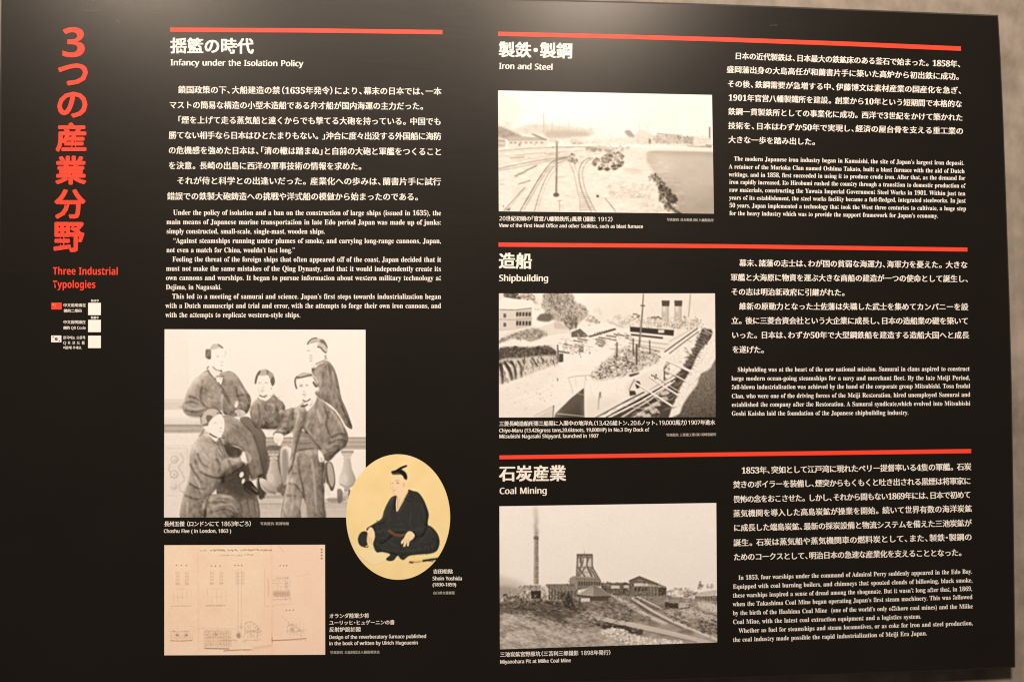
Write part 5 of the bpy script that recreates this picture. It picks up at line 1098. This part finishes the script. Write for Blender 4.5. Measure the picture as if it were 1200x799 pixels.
# clutter on deck
DK = [(530, 440), (560, 400), (620, 350), (700, 300), (860, 330), (880, 370), (800, 400), (700, 440), (600, 462), (540, 468)]
S.poly(DK, .74, .8, 4); S.blobs(DK, 300, (3, 8), (.28, .98), 1.2, .9, .75); S.blobs([(540, 430), (620, 380), (700, 350), (760, 380), (640, 440), (560, 460)], 110, (3, 7), (.16, .5), 1.2, .8, .8)
S.blobs([(500, 430), (560, 380), (640, 330), (720, 300), (900, 340), (880, 400), (700, 450), (560, 480)], 160, (3, 8), (.90, 1.0), 1.6, 0, .9); S.strokes([(520, 450), (600, 370), (700, 300), (880, 340), (800, 410), (620, 465)], 150, 34, 3, (.2, .45), 100, 30, .6, .6); S.strokes([(520, 450), (600, 370), (700, 300), (880, 340), (800, 410), (620, 465)], 130, 30, 3.5, (.86, .97), 30, 40, .6, .6)
# superstructure, decks and rails
S.poly([(720, 190), (760, 180), (960, 200), (1080, 190), (1080, 240), (940, 320), (870, 330), (720, 300)], .93, 1, 1.2, False)
S.poly([(726, 190), (955, 208), (952, 238), (726, 216)], .26, 1, .9, False); S.box(872, 206, 904, 222, .92, .95, .8); S.poly([(730, 226), (898, 244), (896, 254), (730, 236)], .30, 1, .9, False); S.poly([(720, 238), (930, 262), (920, 276), (720, 250)], .95, 1, .9, False)
for q, t, w in (([(724, 222), (950, 244)], .96, 5), ([(720, 258), (925, 282)], .55, 3), ([(720, 276), (910, 306)], .60, 3), ([(760, 290), (880, 318)], .5, 5)): S.line(q, w, t, .85, .9, False)
S.blobs([(720, 290), (880, 320), (860, 350), (720, 330)], 60, (3, 7), (.35, .95), 1.4, .9, .7); S.blobs([(880, 150), (1060, 140), (1080, 190), (960, 205), (880, 190)], 170, (2.5, 7), (.40, 1.0), .8, .9, .75)
for k in range(22): x = 905 + k * 8; S.line([(x, 148 + (k * 13) % 24), (x + 1, 190)], 2.5, .5, .5, .9, False)
# funnels and masts
for x in (892, 958):
    S.poly([(x, 82), (x + 36, 82), (x + 36, 165), (x, 170)], (.96, .70, (x, 0), (x + 36, 0)), 1, .9, False); S.poly([(x - 2, 54), (x + 40, 54), (x + 38, 84), (x, 84)], .34, 1, .9, False); S.line([(x + 2, 84), (x + 2, 165)], 5, .62, .7, 1.2, False); S.ell(x + 10, 130, 8, 18, .66, .6, 3)
S.line([(795, 20), (790, 110), (782, 200), (772, 300)], (5, 11), .44, .95, .9, False); S.line([(780, 80), (804, 82)], 7, .40, .9, .9, False); S.line([(784, 150), (780, 260)], 4, .8, .6, .9, False); S.line([(1040, 20), (1036, 80), (1030, 140)], 4, .55, .9, .9, False)
for q, w in (([(742, 250), (743, 340)], 7), ([(760, 280), (760, 390)], 10), ([(828, 260), (829, 330)], 6), ([(658, 270), (657, 350)], 7), ([(704, 340), (712, 380)], 5)): S.line(q, w, .34, .9, .9, False)
for q in ([(795, 30), (860, 130), (880, 170)], [(790, 60), (740, 170)], [(1040, 40), (1010, 140)], [(1040, 40), (1080, 180)]): S.line(q, 1.6, .80, .6, .8, False)
# side of the hull, right
S.poly([(900, 330), (1078, 196), (1090, 215), (1060, 300), (1000, 400), (900, 480), (860, 480), (850, 420), (880, 370)], .955, 1, 1.6, False)
S.line([(905, 322), (960, 282), (1078, 198)], 4, .50, .85, .9, False); S.line([(930, 330), (1000, 276), (1084, 214)], 4, .58, .85, .9, False); S.line([(930, 268), (1000, 230), (1060, 195)], 3, .60, .7, .9, False); S.noise([(900, 340), (1080, 200), (1060, 300), (900, 480)], .04, 14)
S.poly([(760, 452), (850, 420), (900, 440), (880, 480), (760, 560), (730, 560), (745, 490)], .93, 1, 2); S.poly([(722, 522), (752, 524), (758, 544), (724, 550)], .26, .95, 1, False); S.poly([(752, 478), (772, 474), (780, 496), (762, 512)], .22, .95, 1); S.line([(720, 520), (745, 470), (752, 464)], 4, .35, .8, 1); S.blobs([(840, 440), (870, 446), (870, 470), (840, 466)], 14, (3, 7), (.2, .4)); S.blobs([(906, 380), (932, 380), (930, 440), (908, 470)], 36, (3, 9), (.20, .55), .8, 1, .85); S.line([(905, 400), (904, 470)], 7, .3, .9, 1, False); S.poly([(722, 440), (768, 430), (770, 436), (730, 450)], .30, .95, 1)
# dock side, right, with timber shores
S.poly([(1100, 200), (1150, 204), (1160, 240), (1100, 300), (1070, 350), (1050, 400), (990, 500), (940, 620), (930, 664), (600, 664), (700, 600), (860, 500), (980, 430), (1050, 330), (1085, 250)], .32, 1, 1.6, False)
S.blobs([(1090, 210), (1150, 210), (1130, 280), (1080, 330), (1040, 400), (1000, 440), (1020, 370), (1070, 280)], 90, (4, 9), (.25, .60), 2.2, 1, .8, 20); S.blobs([(990, 430), (1040, 400), (960, 560), (900, 640), (840, 640), (920, 540)], 60, (5, 10), (.20, .42), 1.6, 1.2, .7)
for k in range(12):
    y = 214 + k * 15; x = 1086 - k * 5; S.line([(x, y), (x + 56 - k, y + 22)], 4, .62, .55, .9, False)
for q, t, w in (([(560, 662), (720, 585), (860, 510), (960, 450)], .97, 14), ([(545, 664), (700, 580), (800, 530)], .20, 6), ([(600, 664), (780, 570), (900, 500)], .24, 5), ([(610, 664), (790, 575), (940, 480)], .97, 8), ([(680, 662), (830, 570), (960, 470)], .95, 7), ([(700, 664), (860, 565), (980, 470)], .28, 5), ([(740, 664), (900, 560)], .90, 6), ([(640, 664), (820, 560)], .35, 4)): S.line(q, w, t, .95, .9, False)
for x, y in ((820, 610), (860, 590), (900, 560), (780, 640), (850, 625), (810, 650), (905, 530)): S.poly([(x - 24, y), (x + 16, y - 10), (x + 28, y + 10), (x - 12, y + 18)], .84, .9, 1, False)
for q, w in (([(752, 480), (840, 535), (950, 606)], 8), ([(820, 445), (900, 500), (980, 548)], 7), ([(850, 440), (920, 490), (985, 530)], 5), ([(920, 365), (1000, 402), (1090, 446)], 11), ([(905, 415), (960, 442), (1018, 474)], 5), ([(840, 540), (880, 580)], 5), ([(690, 600), (800, 618)], 4), ([(790, 560), (880, 640)], 5)):
    S.line([(a + 2, b + 5) for a, b in q], w * .7, .30, .8, 1, False); S.line(q, w, .93, .95, .8, False)
S.line([(1000, 310), (1060, 340)], 4, .8, .8, .9, False); S.line([(1110, 205), (1165, 235)], 5, .85, .8, .9, False)
# coping and dark ground at the right
S.poly([(1165, 200), (1180, 200), (1180, 390), (1090, 470), (1000, 600), (960, 668), (926, 664), (1000, 510), (1070, 400), (1120, 310), (1150, 240)], .95, 1, 1.4, False); S.noise([(1165, 210), (1180, 390), (1000, 600), (940, 660), (1070, 400)], .035, 10)
S.poly([(1180, 372), (1140, 410), (1090, 440), (1075, 490), (1030, 550), (1000, 600), (985, 640), (955, 668), (1180, 668)], (.50, .36, (1060, 450), (1120, 660)), 1, 2.5); S.noise([(1180, 380), (1090, 440), (1000, 600), (960, 668), (1180, 668)], .03, 7); S.blobs([(1140, 410), (1090, 440), (1060, 500), (1000, 600)], 20, (4, 9), (.6, .9), 1, 1.4, .7)
S.strokes([(60, 480), (520, 340), (480, 470), (330, 620), (60, 655)], 150, 22, 3, (.78, .90), 160, 12, .45, .8)
S.poly([(44, 494), (330, 392), (330, 470), (44, 600)], .90, .35, 12); S.poly([(44, 590), (320, 600), (320, 668), (44, 668)], .90, .45, 14); S.poly([(494, 560), (560, 560), (700, 560), (590, 640), (560, 664), (490, 664)], .88, .5, 10)
S.strokes(T1, 200, 12, 5, (.26, .55), 60, 50, .6, .4); S.strokes(T1, 110, 9, 4, (.86, 1.0), 60, 50, .6, .4); S.strokes(B1, 90, 10, 4, (.30, .55), 20, 40, .6, .4); S.strokes(B2, 60, 10, 4, (.60, .85), 60, 40, .5, .4)
S.strokes([(44, 380), (340, 345), (345, 384), (180, 440), (44, 485)], 70, 34, 6, (.16, .40), 75, 14, .7, .5); S.strokes([(640, 460), (720, 500), (690, 570), (560, 650), (500, 650), (500, 480)], 50, 20, 2.4, (.80, .9), 90, 30, .6, .5)
S.strokes([(380, 240), (700, 220), (720, 300), (560, 320), (400, 330)], 120, 24, 4, (.36, .8), 8, 12, .6, .4); S.strokes([(380, 240), (700, 220), (720, 300), (560, 320), (400, 330)], 60, 24, 4, (.9, 1.0), 8, 12, .7, .4)
S.strokes([(720, 150), (1080, 150), (1080, 200), (720, 190)], 150, 16, 3, (.34, .75), 90, 50, .6, .4); S.strokes([(900, 330), (1078, 200), (1060, 300), (920, 440)], 60, 24, 3, (.70, .88), 140, 10, .45, .7)
S.strokes([(560, 664), (860, 500), (1000, 430), (960, 560), (920, 664)], 60, 60, 4, (.80, .95), 150, 8, .55, .6); S.strokes([(560, 664), (860, 500), (1000, 430), (960, 560), (920, 664)], 60, 50, 4, (.2, .4), 150, 8, .55, .6)
S.strokes([(1000, 300), (1090, 230), (1150, 220), (1060, 400), (980, 520)], 60, 30, 5, (.22, .45), 25, 10, .5, .7); S.strokes([(1100, 320), (1170, 260), (1175, 380), (1010, 580), (960, 640)], 70, 8, 4, (.62, .85), 90, 60, .6, .4)
for q, w, t in (([(905, 322), (960, 282), (1078, 198)], 5, .36), ([(930, 330), (1000, 276), (1084, 214)], 4, .45), ([(600, 664), (780, 570), (900, 500)], 6, .18), ([(610, 664), (790, 575), (940, 480)], 8, .97), ([(752, 480), (840, 535), (950, 606)], 8, .97), ([(820, 445), (900, 500), (980, 548)], 7, .95), ([(920, 365), (1000, 402), (1090, 446)], 11, .96), ([(905, 415), (960, 442), (1018, 474)], 5, .94)): S.line(q, w, t, .95, .5, False)
S.finish(.5, .008, .5)
lay_quad('photograph_print', 'sepia view of a two funnelled steamer in a dry dock', S, [(584.7, 343.8), (837.8, 343.8), (838.8, 488.6), (584.8, 489.0)])

# ---- coal mine pit head
C = Pic(580, 585, 4.438, 16, 10, 1164, 786, .945)
FC = [(16, 10), (1164, 10), (1164, 786), (16, 786)]
C.poly([(16, 10), (1164, 10), (1164, 480), (16, 480)], (.985, .965, (0, 20), (0, 430)), 1, 0, False); C.noise(FC, .008, 110, smooth=False)
C.poly([(16, 400), (70, 410), (130, 430), (180, 470), (16, 500)], .78, .8, 9); C.poly([(16, 450), (120, 462), (130, 500), (16, 510)], .60, .8, 5)
# chimney and smoke
C.poly([(203, 200), (226, 200), (227, 440), (200, 440)], (.76, .50, (200, 0), (226, 0)), 1, 1.1, False); C.poly([(205, 190), (224, 190), (226, 206), (202, 206)], .42, .95, 1)
for y, r, a in ((180, 9, .8), (160, 9, .6), (140, 9, .5), (118, 10, .4), (96, 12, .3), (72, 13, .26), (50, 13, .2)): C.ell(213 + (y % 7) - 3, y, r, 17, .52, a, 4)
C.line([(212, 440), (211, 210)], 5, .44, .35, 3, False)
# head frame
C.poly([(428, 292), (506, 292), (508, 350), (540, 408), (420, 408), (424, 350)], .70, .55, 1.5, False)
for q in ([(430, 285), (425, 402)], [(446, 290), (446, 330)], [(505, 288), (506, 360)], [(478, 288), (480, 330)], [(452, 330), (430, 402)], [(474, 330), (505, 402)], [(505, 350), (540, 410)], [(495, 356), (525, 405)], [(430, 350), (470, 402)], [(470, 350), (436, 402)], [(480, 352), (505, 400)], [(466, 300), (450, 345)], [(490, 298), (470, 345)]): C.line(q, 8, .40, .9, .8, False)
C.line([(426, 288), (508, 288)], 11, .36, .95, .9, False); C.box(428, 294, 506, 306, .50, .8, .9); C.line([(426, 352), (510, 352)], 6, .48, .9, .9, False); C.line([(465, 266), (466, 284)], 3, .5, .8, .9, False); C.box(440, 306, 452, 330, .42, .8, 1); C.box(462, 304, 474, 344, .90, .9, 1); C.line([(428, 378), (520, 378)], 4, .5, .8, .9, False)
for k in range(9): C.box(430 + k * 8.5, 294, 433 + k * 8.5, 304, .30, .7, .7)
C.poly([(388, 410), (410, 398), (540, 404), (552, 420), (552, 450), (430, 470), (392, 450)], .50, 1, 1, False); C.line([(400, 402), (540, 408)], 6, .66, .9, 1, False); C.poly([(388, 412), (408, 398), (428, 420), (428, 470), (390, 450)], .60, .95, 1, False)
for x in range(436, 548, 13): C.box(x, 424, x + 6, 446, .24, .9, .8)
C.line([(428, 420), (552, 424)], 4, .72, .8, .9, False)
# long shed with gabled ends
C.poly([(265, 442), (412, 440), (426, 470), (280, 474)], .50, 1, 1, False); C.line([(265, 442), (412, 440)], 4, .36, .8, .9, False); C.poly([(280, 474), (430, 470), (430, 520), (276, 520)], .40, 1, 1, False)
for x in range(288, 425, 17): C.line([(x, 476), (x, 518)], 4, .70, .8, .9, False)
C.box(338, 484, 366, 518, .24, .8, 1); C.poly([(240, 470), (258, 446), (276, 474), (276, 522), (240, 522)], .82, 1, 1, False); C.box(250, 484, 266, 514, .60, .8, 1)
C.poly([(130, 470), (150, 446), (240, 444), (240, 470), (182, 474)], .62, 1, 1, False); C.poly([(186, 474), (240, 472), (240, 516), (186, 516)], .22, 1, 1, False); C.poly([(110, 520), (130, 474), (156, 452), (184, 476), (186, 520)], .74, 1, 1.2, False); C.blobs([(120, 480), (184, 476), (186, 520), (115, 520)], 36, (3, 8), (.34, .9), 1, 1, .8); C.line([(106, 524), (150, 452)], 4, .46, .8, 1, False); C.box(158, 474, 176, 488, .95, .9, 1)
C.blobs([(28, 500), (120, 500), (120, 540), (28, 545)], 70, (4, 11), (.22, .60), 1.3, 1.1, .85); C.ell(94, 524, 13, 7, .96, .9, 1); C.box(28, 575, 64, 590, .85, .85, 1.2)
# conical roof
C.poly([(512, 442), (470, 470), (426, 496), (600, 502), (560, 466)], .74, 1, .9, False); C.poly([(512, 442), (510, 502), (600, 502), (560, 466)], .62, .8, 1, False)
for x in (450, 478, 505, 535, 570): C.line([(512, 444), (x, 498)], 2, .56, .7, .9, False)
C.line([(426, 498), (510, 502), (602, 504)], 6, .34, .9, 1, False); C.box(440, 504, 590, 524, .40, .85, 1.6); C.box(400, 506, 440, 532, .62, .8, 1.6); C.box(444, 512, 496, 538, .88, .8, 1.6)
# conveyor sheds behind and the big gabled building
C.box(552, 436, 700, 500, .40, 1, 1.2); C.blobs([(555, 436), (700, 436), (700, 500), (600, 500)], 60, (4, 9), (.18, .6), 1.1, .9, .85); C.box(604, 446, 648, 462, .86, .95, 1); C.box(668, 444, 696, 460, .82, .95, 1); C.box(560, 440, 600, 446, .6, .8, 1); C.line([(555, 436), (700, 434)], 4, .3, .9, 1, False)
C.poly([(700, 420), (750, 400), (840, 436), (890, 452), (890, 506), (700, 506)], .42, 1, 1, False); C.line([(696, 424), (750, 400), (846, 438)], 6, .30, .95, .9, False); C.poly([(724, 434), (796, 434), (800, 450), (722, 450)], .86, .95, .9, False); C.poly([(800, 438), (888, 452), (890, 458), (800, 452)], .72, .9, .9, False); C.box(702, 452, 800, 500, .46, 1, 1); C.box(850, 458, 892, 506, .28, .95, 1)
for x in range(728, 800, 18): C.box(x, 458, x + 9, 476, .22, .85, .8)
for x in (810, 826, 846): C.line([(x, 455), (x, 500)], 4, .7, .7, .9, False)
C.line([(740, 418), (768, 424)], 8, .6, .7, 1); C.blobs([(740, 490), (900, 495), (880, 530), (760, 515)], 60, (4, 9), (.25, .65), 1.3, 1, .8)
# right hand sheds and trees
C.poly([(1060, 484), (1150, 468), (1158, 486), (1120, 500), (1040, 498)], .78, 1, 1, False); C.poly([(980, 492), (1058, 478), (1044, 498), (986, 510)], .52, .9, 1.2, False); C.box(1040, 500, 1158, 530, .34, .95, 1.2); C.line([(1040, 498), (1120, 500), (1158, 488)], 4, .9, .8, .9, False)
for x in range(1048, 1156, 14): C.line([(x, 502), (x, 530)], 3.5, .72, .8, .9, False)
C.blobs([(1056, 460), (1070, 424), (1082, 460)], 16, (5, 9), (.42, .62), .9, 1.3, .8); C.line([(1070, 440), (1070, 470)], 4, .4, .8, 1); C.blobs([(1096, 460), (1106, 434), (1114, 460)], 10, (4, 7), (.45, .65), .8, 1.2, .8); C.blobs([(1120, 460), (1128, 436), (1138, 460)], 10, (4, 7), (.45, .65), .8, 1.2, .8); C.blobs([(905, 468), (1000, 462), (1040, 475), (1000, 490), (905, 486)], 46, (4, 9), (.48, .8), 1.5, 1.2, .8)
# the ground: dark slag, pale paths
C.poly([(16, 530), (180, 520), (430, 520), (620, 500), (900, 500), (1164, 530), (1164, 786), (16, 786)], (.55, .66, (0, 530), (0, 760)), 1, 1.5, False)
C.noise([(16, 530), (1164, 530), (1164, 786), (16, 786)], .06, 24, (2.6, 1), smooth=False)
C.poly([(16, 545), (120, 535), (420, 545), (440, 590), (360, 620), (440, 660), (300, 640), (120, 590), (16, 590)], .34, .85, 5); C.blobs([(60, 540), (420, 545), (440, 590), (200, 600), (60, 580)], 150, (5, 14), (.20, .52), 2.2, 1.2, .65)
C.blobs([(120, 516), (430, 516), (430, 560), (340, 556), (120, 545)], 120, (4, 10), (.14, .50), 1.3, 1, .8); C.poly([(372, 500), (384, 480), (404, 530), (412, 560), (360, 560)], .22, .9, 1.6)
C.blobs([(440, 520), (620, 500), (700, 530), (800, 600), (820, 640), (700, 640), (560, 600), (450, 580)], 220, (5, 12), (.30, .60), 1.6, 1.2, .6); C.blobs([(480, 572), (700, 580), (710, 612), (500, 600)], 90, (3, 9), (.36, .90), .9, 1, .75)
# left foreground pale sweeps
for q, w, t in (([(40, 600), (200, 610), (330, 650), (480, 700), (640, 752)], 20, .80), ([(30, 640), (160, 640), (260, 680), (420, 730)], 26, .82), ([(60, 700), (200, 690), (330, 740)], 30, .80), ([(30, 740), (120, 720), (220, 760)], 34, .84), ([(90, 580), (200, 590)], 7, .70), ([(60, 660), (180, 660), (220, 690)], 5, .46), ([(100, 640), (180, 672), (250, 690)], 6, .40), ([(190, 740), (280, 700), (340, 720)], 5, .52), ([(160, 770), (200, 730), (300, 745)], 5, .52), ([(330, 655), (440, 690), (560, 735)], 6, .40), ([(420, 680), (500, 706)], 7, .36), ([(180, 625), (280, 622)], 10, .38)): C.line(q, w, t, .7, 4)
C.blobs([(30, 600), (480, 680), (660, 760), (30, 780)], 300, (2, 6), (.48, .92), 2.4, 1.2, .4); C.noise([(20, 600), (480, 670), (680, 770), (20, 780)], .05, 8, (2, 1))
# paths across
C.poly([(500, 602), (560, 610), (820, 664), (1160, 746), (1080, 752), (900, 706), (640, 650), (490, 622)], .80, .95, 1.6); C.line([(500, 622), (640, 652), (900, 708), (1050, 742)], 5, .40, .7, 1.4); C.line([(520, 606), (820, 664), (1050, 722)], 4, .95, .6, 1.4)
C.poly([(596, 492), (620, 496), (720, 545), (800, 596), (900, 640), (870, 648), (790, 612), (700, 560)], .80, .9, 1.8); C.line([(600, 494), (700, 542), (790, 600), (880, 640)], 3, .92, .8, 1)
for q, w, t in (([(712, 510), (790, 560), (880, 610), (1000, 664), (1160, 730)], 12, .88), ([(700, 516), (780, 570), (870, 620), (980, 672)], 5, .36), ([(730, 510), (810, 555), (900, 600), (1020, 655)], 5, .40), ([(740, 504), (830, 548), (930, 600), (1040, 650)], 8, .84)): C.line(q, w, t, .85, 1.2)
C.blobs([(820, 560), (1000, 600), (1160, 640), (1160, 700), (1040, 670), (900, 610)], 170, (4, 11), (.30, .72), 1.8, 1.2, .6); C.poly([(960, 600), (1000, 560), (1164, 620), (1164, 640), (1040, 610)], .82, .85, 4); C.poly([(1060, 530), (1164, 545), (1164, 592), (1060, 560)], .84, .9, 3)
C.blobs([(1060, 620), (1160, 640), (1160, 700), (1080, 690)], 70, (4, 10), (.22, .50), 1.2, 1, .8); C.line([(1074, 622), (1110, 628), (1160, 650)], 8, .70, .9, 1); C.line([(1086, 626), (1086, 664)], 7, .84, .9, .9, False); C.line([(1074, 630), (1160, 658)], 4, .26, .8, 1)
C.poly([(884, 530), (950, 534), (954, 566), (884, 566)], .24, .95, 1, False); C.poly([(876, 520), (960, 518), (952, 536), (884, 532)], .62, .95, 1, False); C.poly([(958, 536), (1010, 536), (1000, 566), (958, 570)], .80, .9, 1.2, False); C.line([(958, 568), (1020, 560)], 5, .26, .9, 1); C.blobs([(1000, 520), (1070, 520), (1070, 560), (1000, 560)], 24, (4, 9), (.55, .9), 1, 1, .7)
C.blobs([(880, 580), (970, 584), (976, 606), (900, 604)], 40, (4, 9), (.45, .85), 1, 1, .8); C.ell(964, 596, 8, 12, .38, .8, 1.2); C.ell(940, 594, 8, 10, .45, .7, 1.2)
# dark hedge and pale rubble
C.blobs([(500, 622), (640, 654), (760, 680), (740, 706), (600, 676), (520, 648)], 130, (5, 11), (.14, .40), 1.7, 1.2, .8)
C.poly([(545, 684), (640, 672), (760, 712), (960, 740), (1000, 752), (740, 760), (620, 724)], .80, .8, 3); C.blobs([(545, 684), (640, 668), (760, 712), (900, 726), (970, 745), (740, 758), (620, 722)], 320, (3.5, 9), (.70, 1.0), 1, .9, .8); C.blobs([(560, 700), (660, 690), (760, 730), (900, 745), (740, 758), (620, 722)], 110, (2.5, 5), (.25, .6), 1, .8, .7)
C.line([(450, 600), (456, 580), (464, 610)], 8, .5, .8, 1); C.ell(480, 612, 7, 12, .88, .8, 1); C.blobs([(450, 590), (520, 610), (560, 640), (470, 630)], 40, (4, 9), (.35, .9), 1, 1, .8)
GR = [(20, 600), (300, 610), (480, 680), (690, 765), (20, 775)]
C.strokes(GR, 420, 26, 3.5, (.30, .55), 18, 22, .38, .6); C.strokes(GR, 320, 40, 4, (.84, 1.0), 20, 12, .4, .9)
DG = [(30, 540), (430, 540), (700, 530), (820, 620), (640, 640), (430, 670), (200, 620), (30, 590)]
C.strokes(DG, 420, 26, 5, (.12, .32), 10, 16, .5, .8); C.strokes(DG, 260, 16, 3.5, (.60, .85), 10, 24, .55, .4)
C.strokes([(830, 560), (1160, 600), (1160, 720), (1040, 680)], 170, 18, 4, (.20, .42), 14, 20, .6, .4); C.strokes([(830, 560), (1160, 600), (1160, 720), (1040, 680)], 120, 16, 3.5, (.74, .95), 18, 20, .6, .4)
C.strokes([(110, 455), (430, 450), (430, 540), (110, 540)], 150, 20, 4, (.12, .34), 90, 30, .65, .4); C.strokes([(110, 455), (430, 450), (430, 540), (110, 540)], 80, 16, 3, (.75, .95), 90, 40, .6, .4)
C.strokes([(560, 440), (890, 440), (890, 520), (560, 520)], 150, 16, 4, (.12, .32), 90, 30, .6, .4); C.strokes([(560, 440), (890, 440), (890, 520), (560, 520)], 60, 14, 3, (.75, .9), 60, 50, .6, .4)
C.strokes([(890, 500), (1160, 490), (1160, 600), (960, 560)], 130, 16, 4, (.28, .6), 10, 30, .6, .4); C.strokes([(890, 500), (1160, 490), (1160, 600), (960, 560)], 90, 16, 3, (.85, 1.0), 10, 30, .6, .4)
C.blobs([(545, 690), (640, 672), (760, 712), (900, 726), (970, 745), (740, 758), (620, 722)], 150, (3, 7), (.94, 1.0), 1, 0, .9)
C.strokes([(392, 405), (552, 405), (552, 450), (392, 450)], 50, 14, 3, (.2, .4), 90, 10, .6, .4); C.poly([(512, 444), (470, 472), (428, 496), (470, 500)], .80, .5, 1, False)
C.strokes([(512, 444), (428, 496), (600, 502)], 40, 40, 2, (.44, .6), 75, 24, .4, .4)
C.poly([(512, 442), (470, 470), (426, 496), (508, 504), (602, 502), (560, 466)], .70, 1, .6, False); C.poly([(512, 442), (512, 503), (602, 502), (560, 466)], .52, .9, .8, False)
for x in (446, 468, 490, 512, 536, 560, 582): C.line([(512, 444), (x, 500)], 2.2, .40, .7, .5, False)
C.line([(424, 498), (510, 506), (604, 504)], 6, .22, .95, .6, False); C.box(440, 507, 590, 526, .30, .9, .8); C.box(446, 512, 494, 530, .92, .9, .8)
C.line([(205, 200), (202, 440)], 3, .78, .5, 1, False); C.noise([(200, 200), (228, 200), (228, 440), (200, 440)], .05, 8, (1, 1), 1, False)
C.a = C.a ** .92
C.finish(.5, .011, .5)
lay_quad('photograph_print', 'sepia view of a coal mine with a tall chimney and a head frame', C, [(585.2, 592.9), (839.3, 589.0), (840.4, 752.2), (585.8, 760.3)])
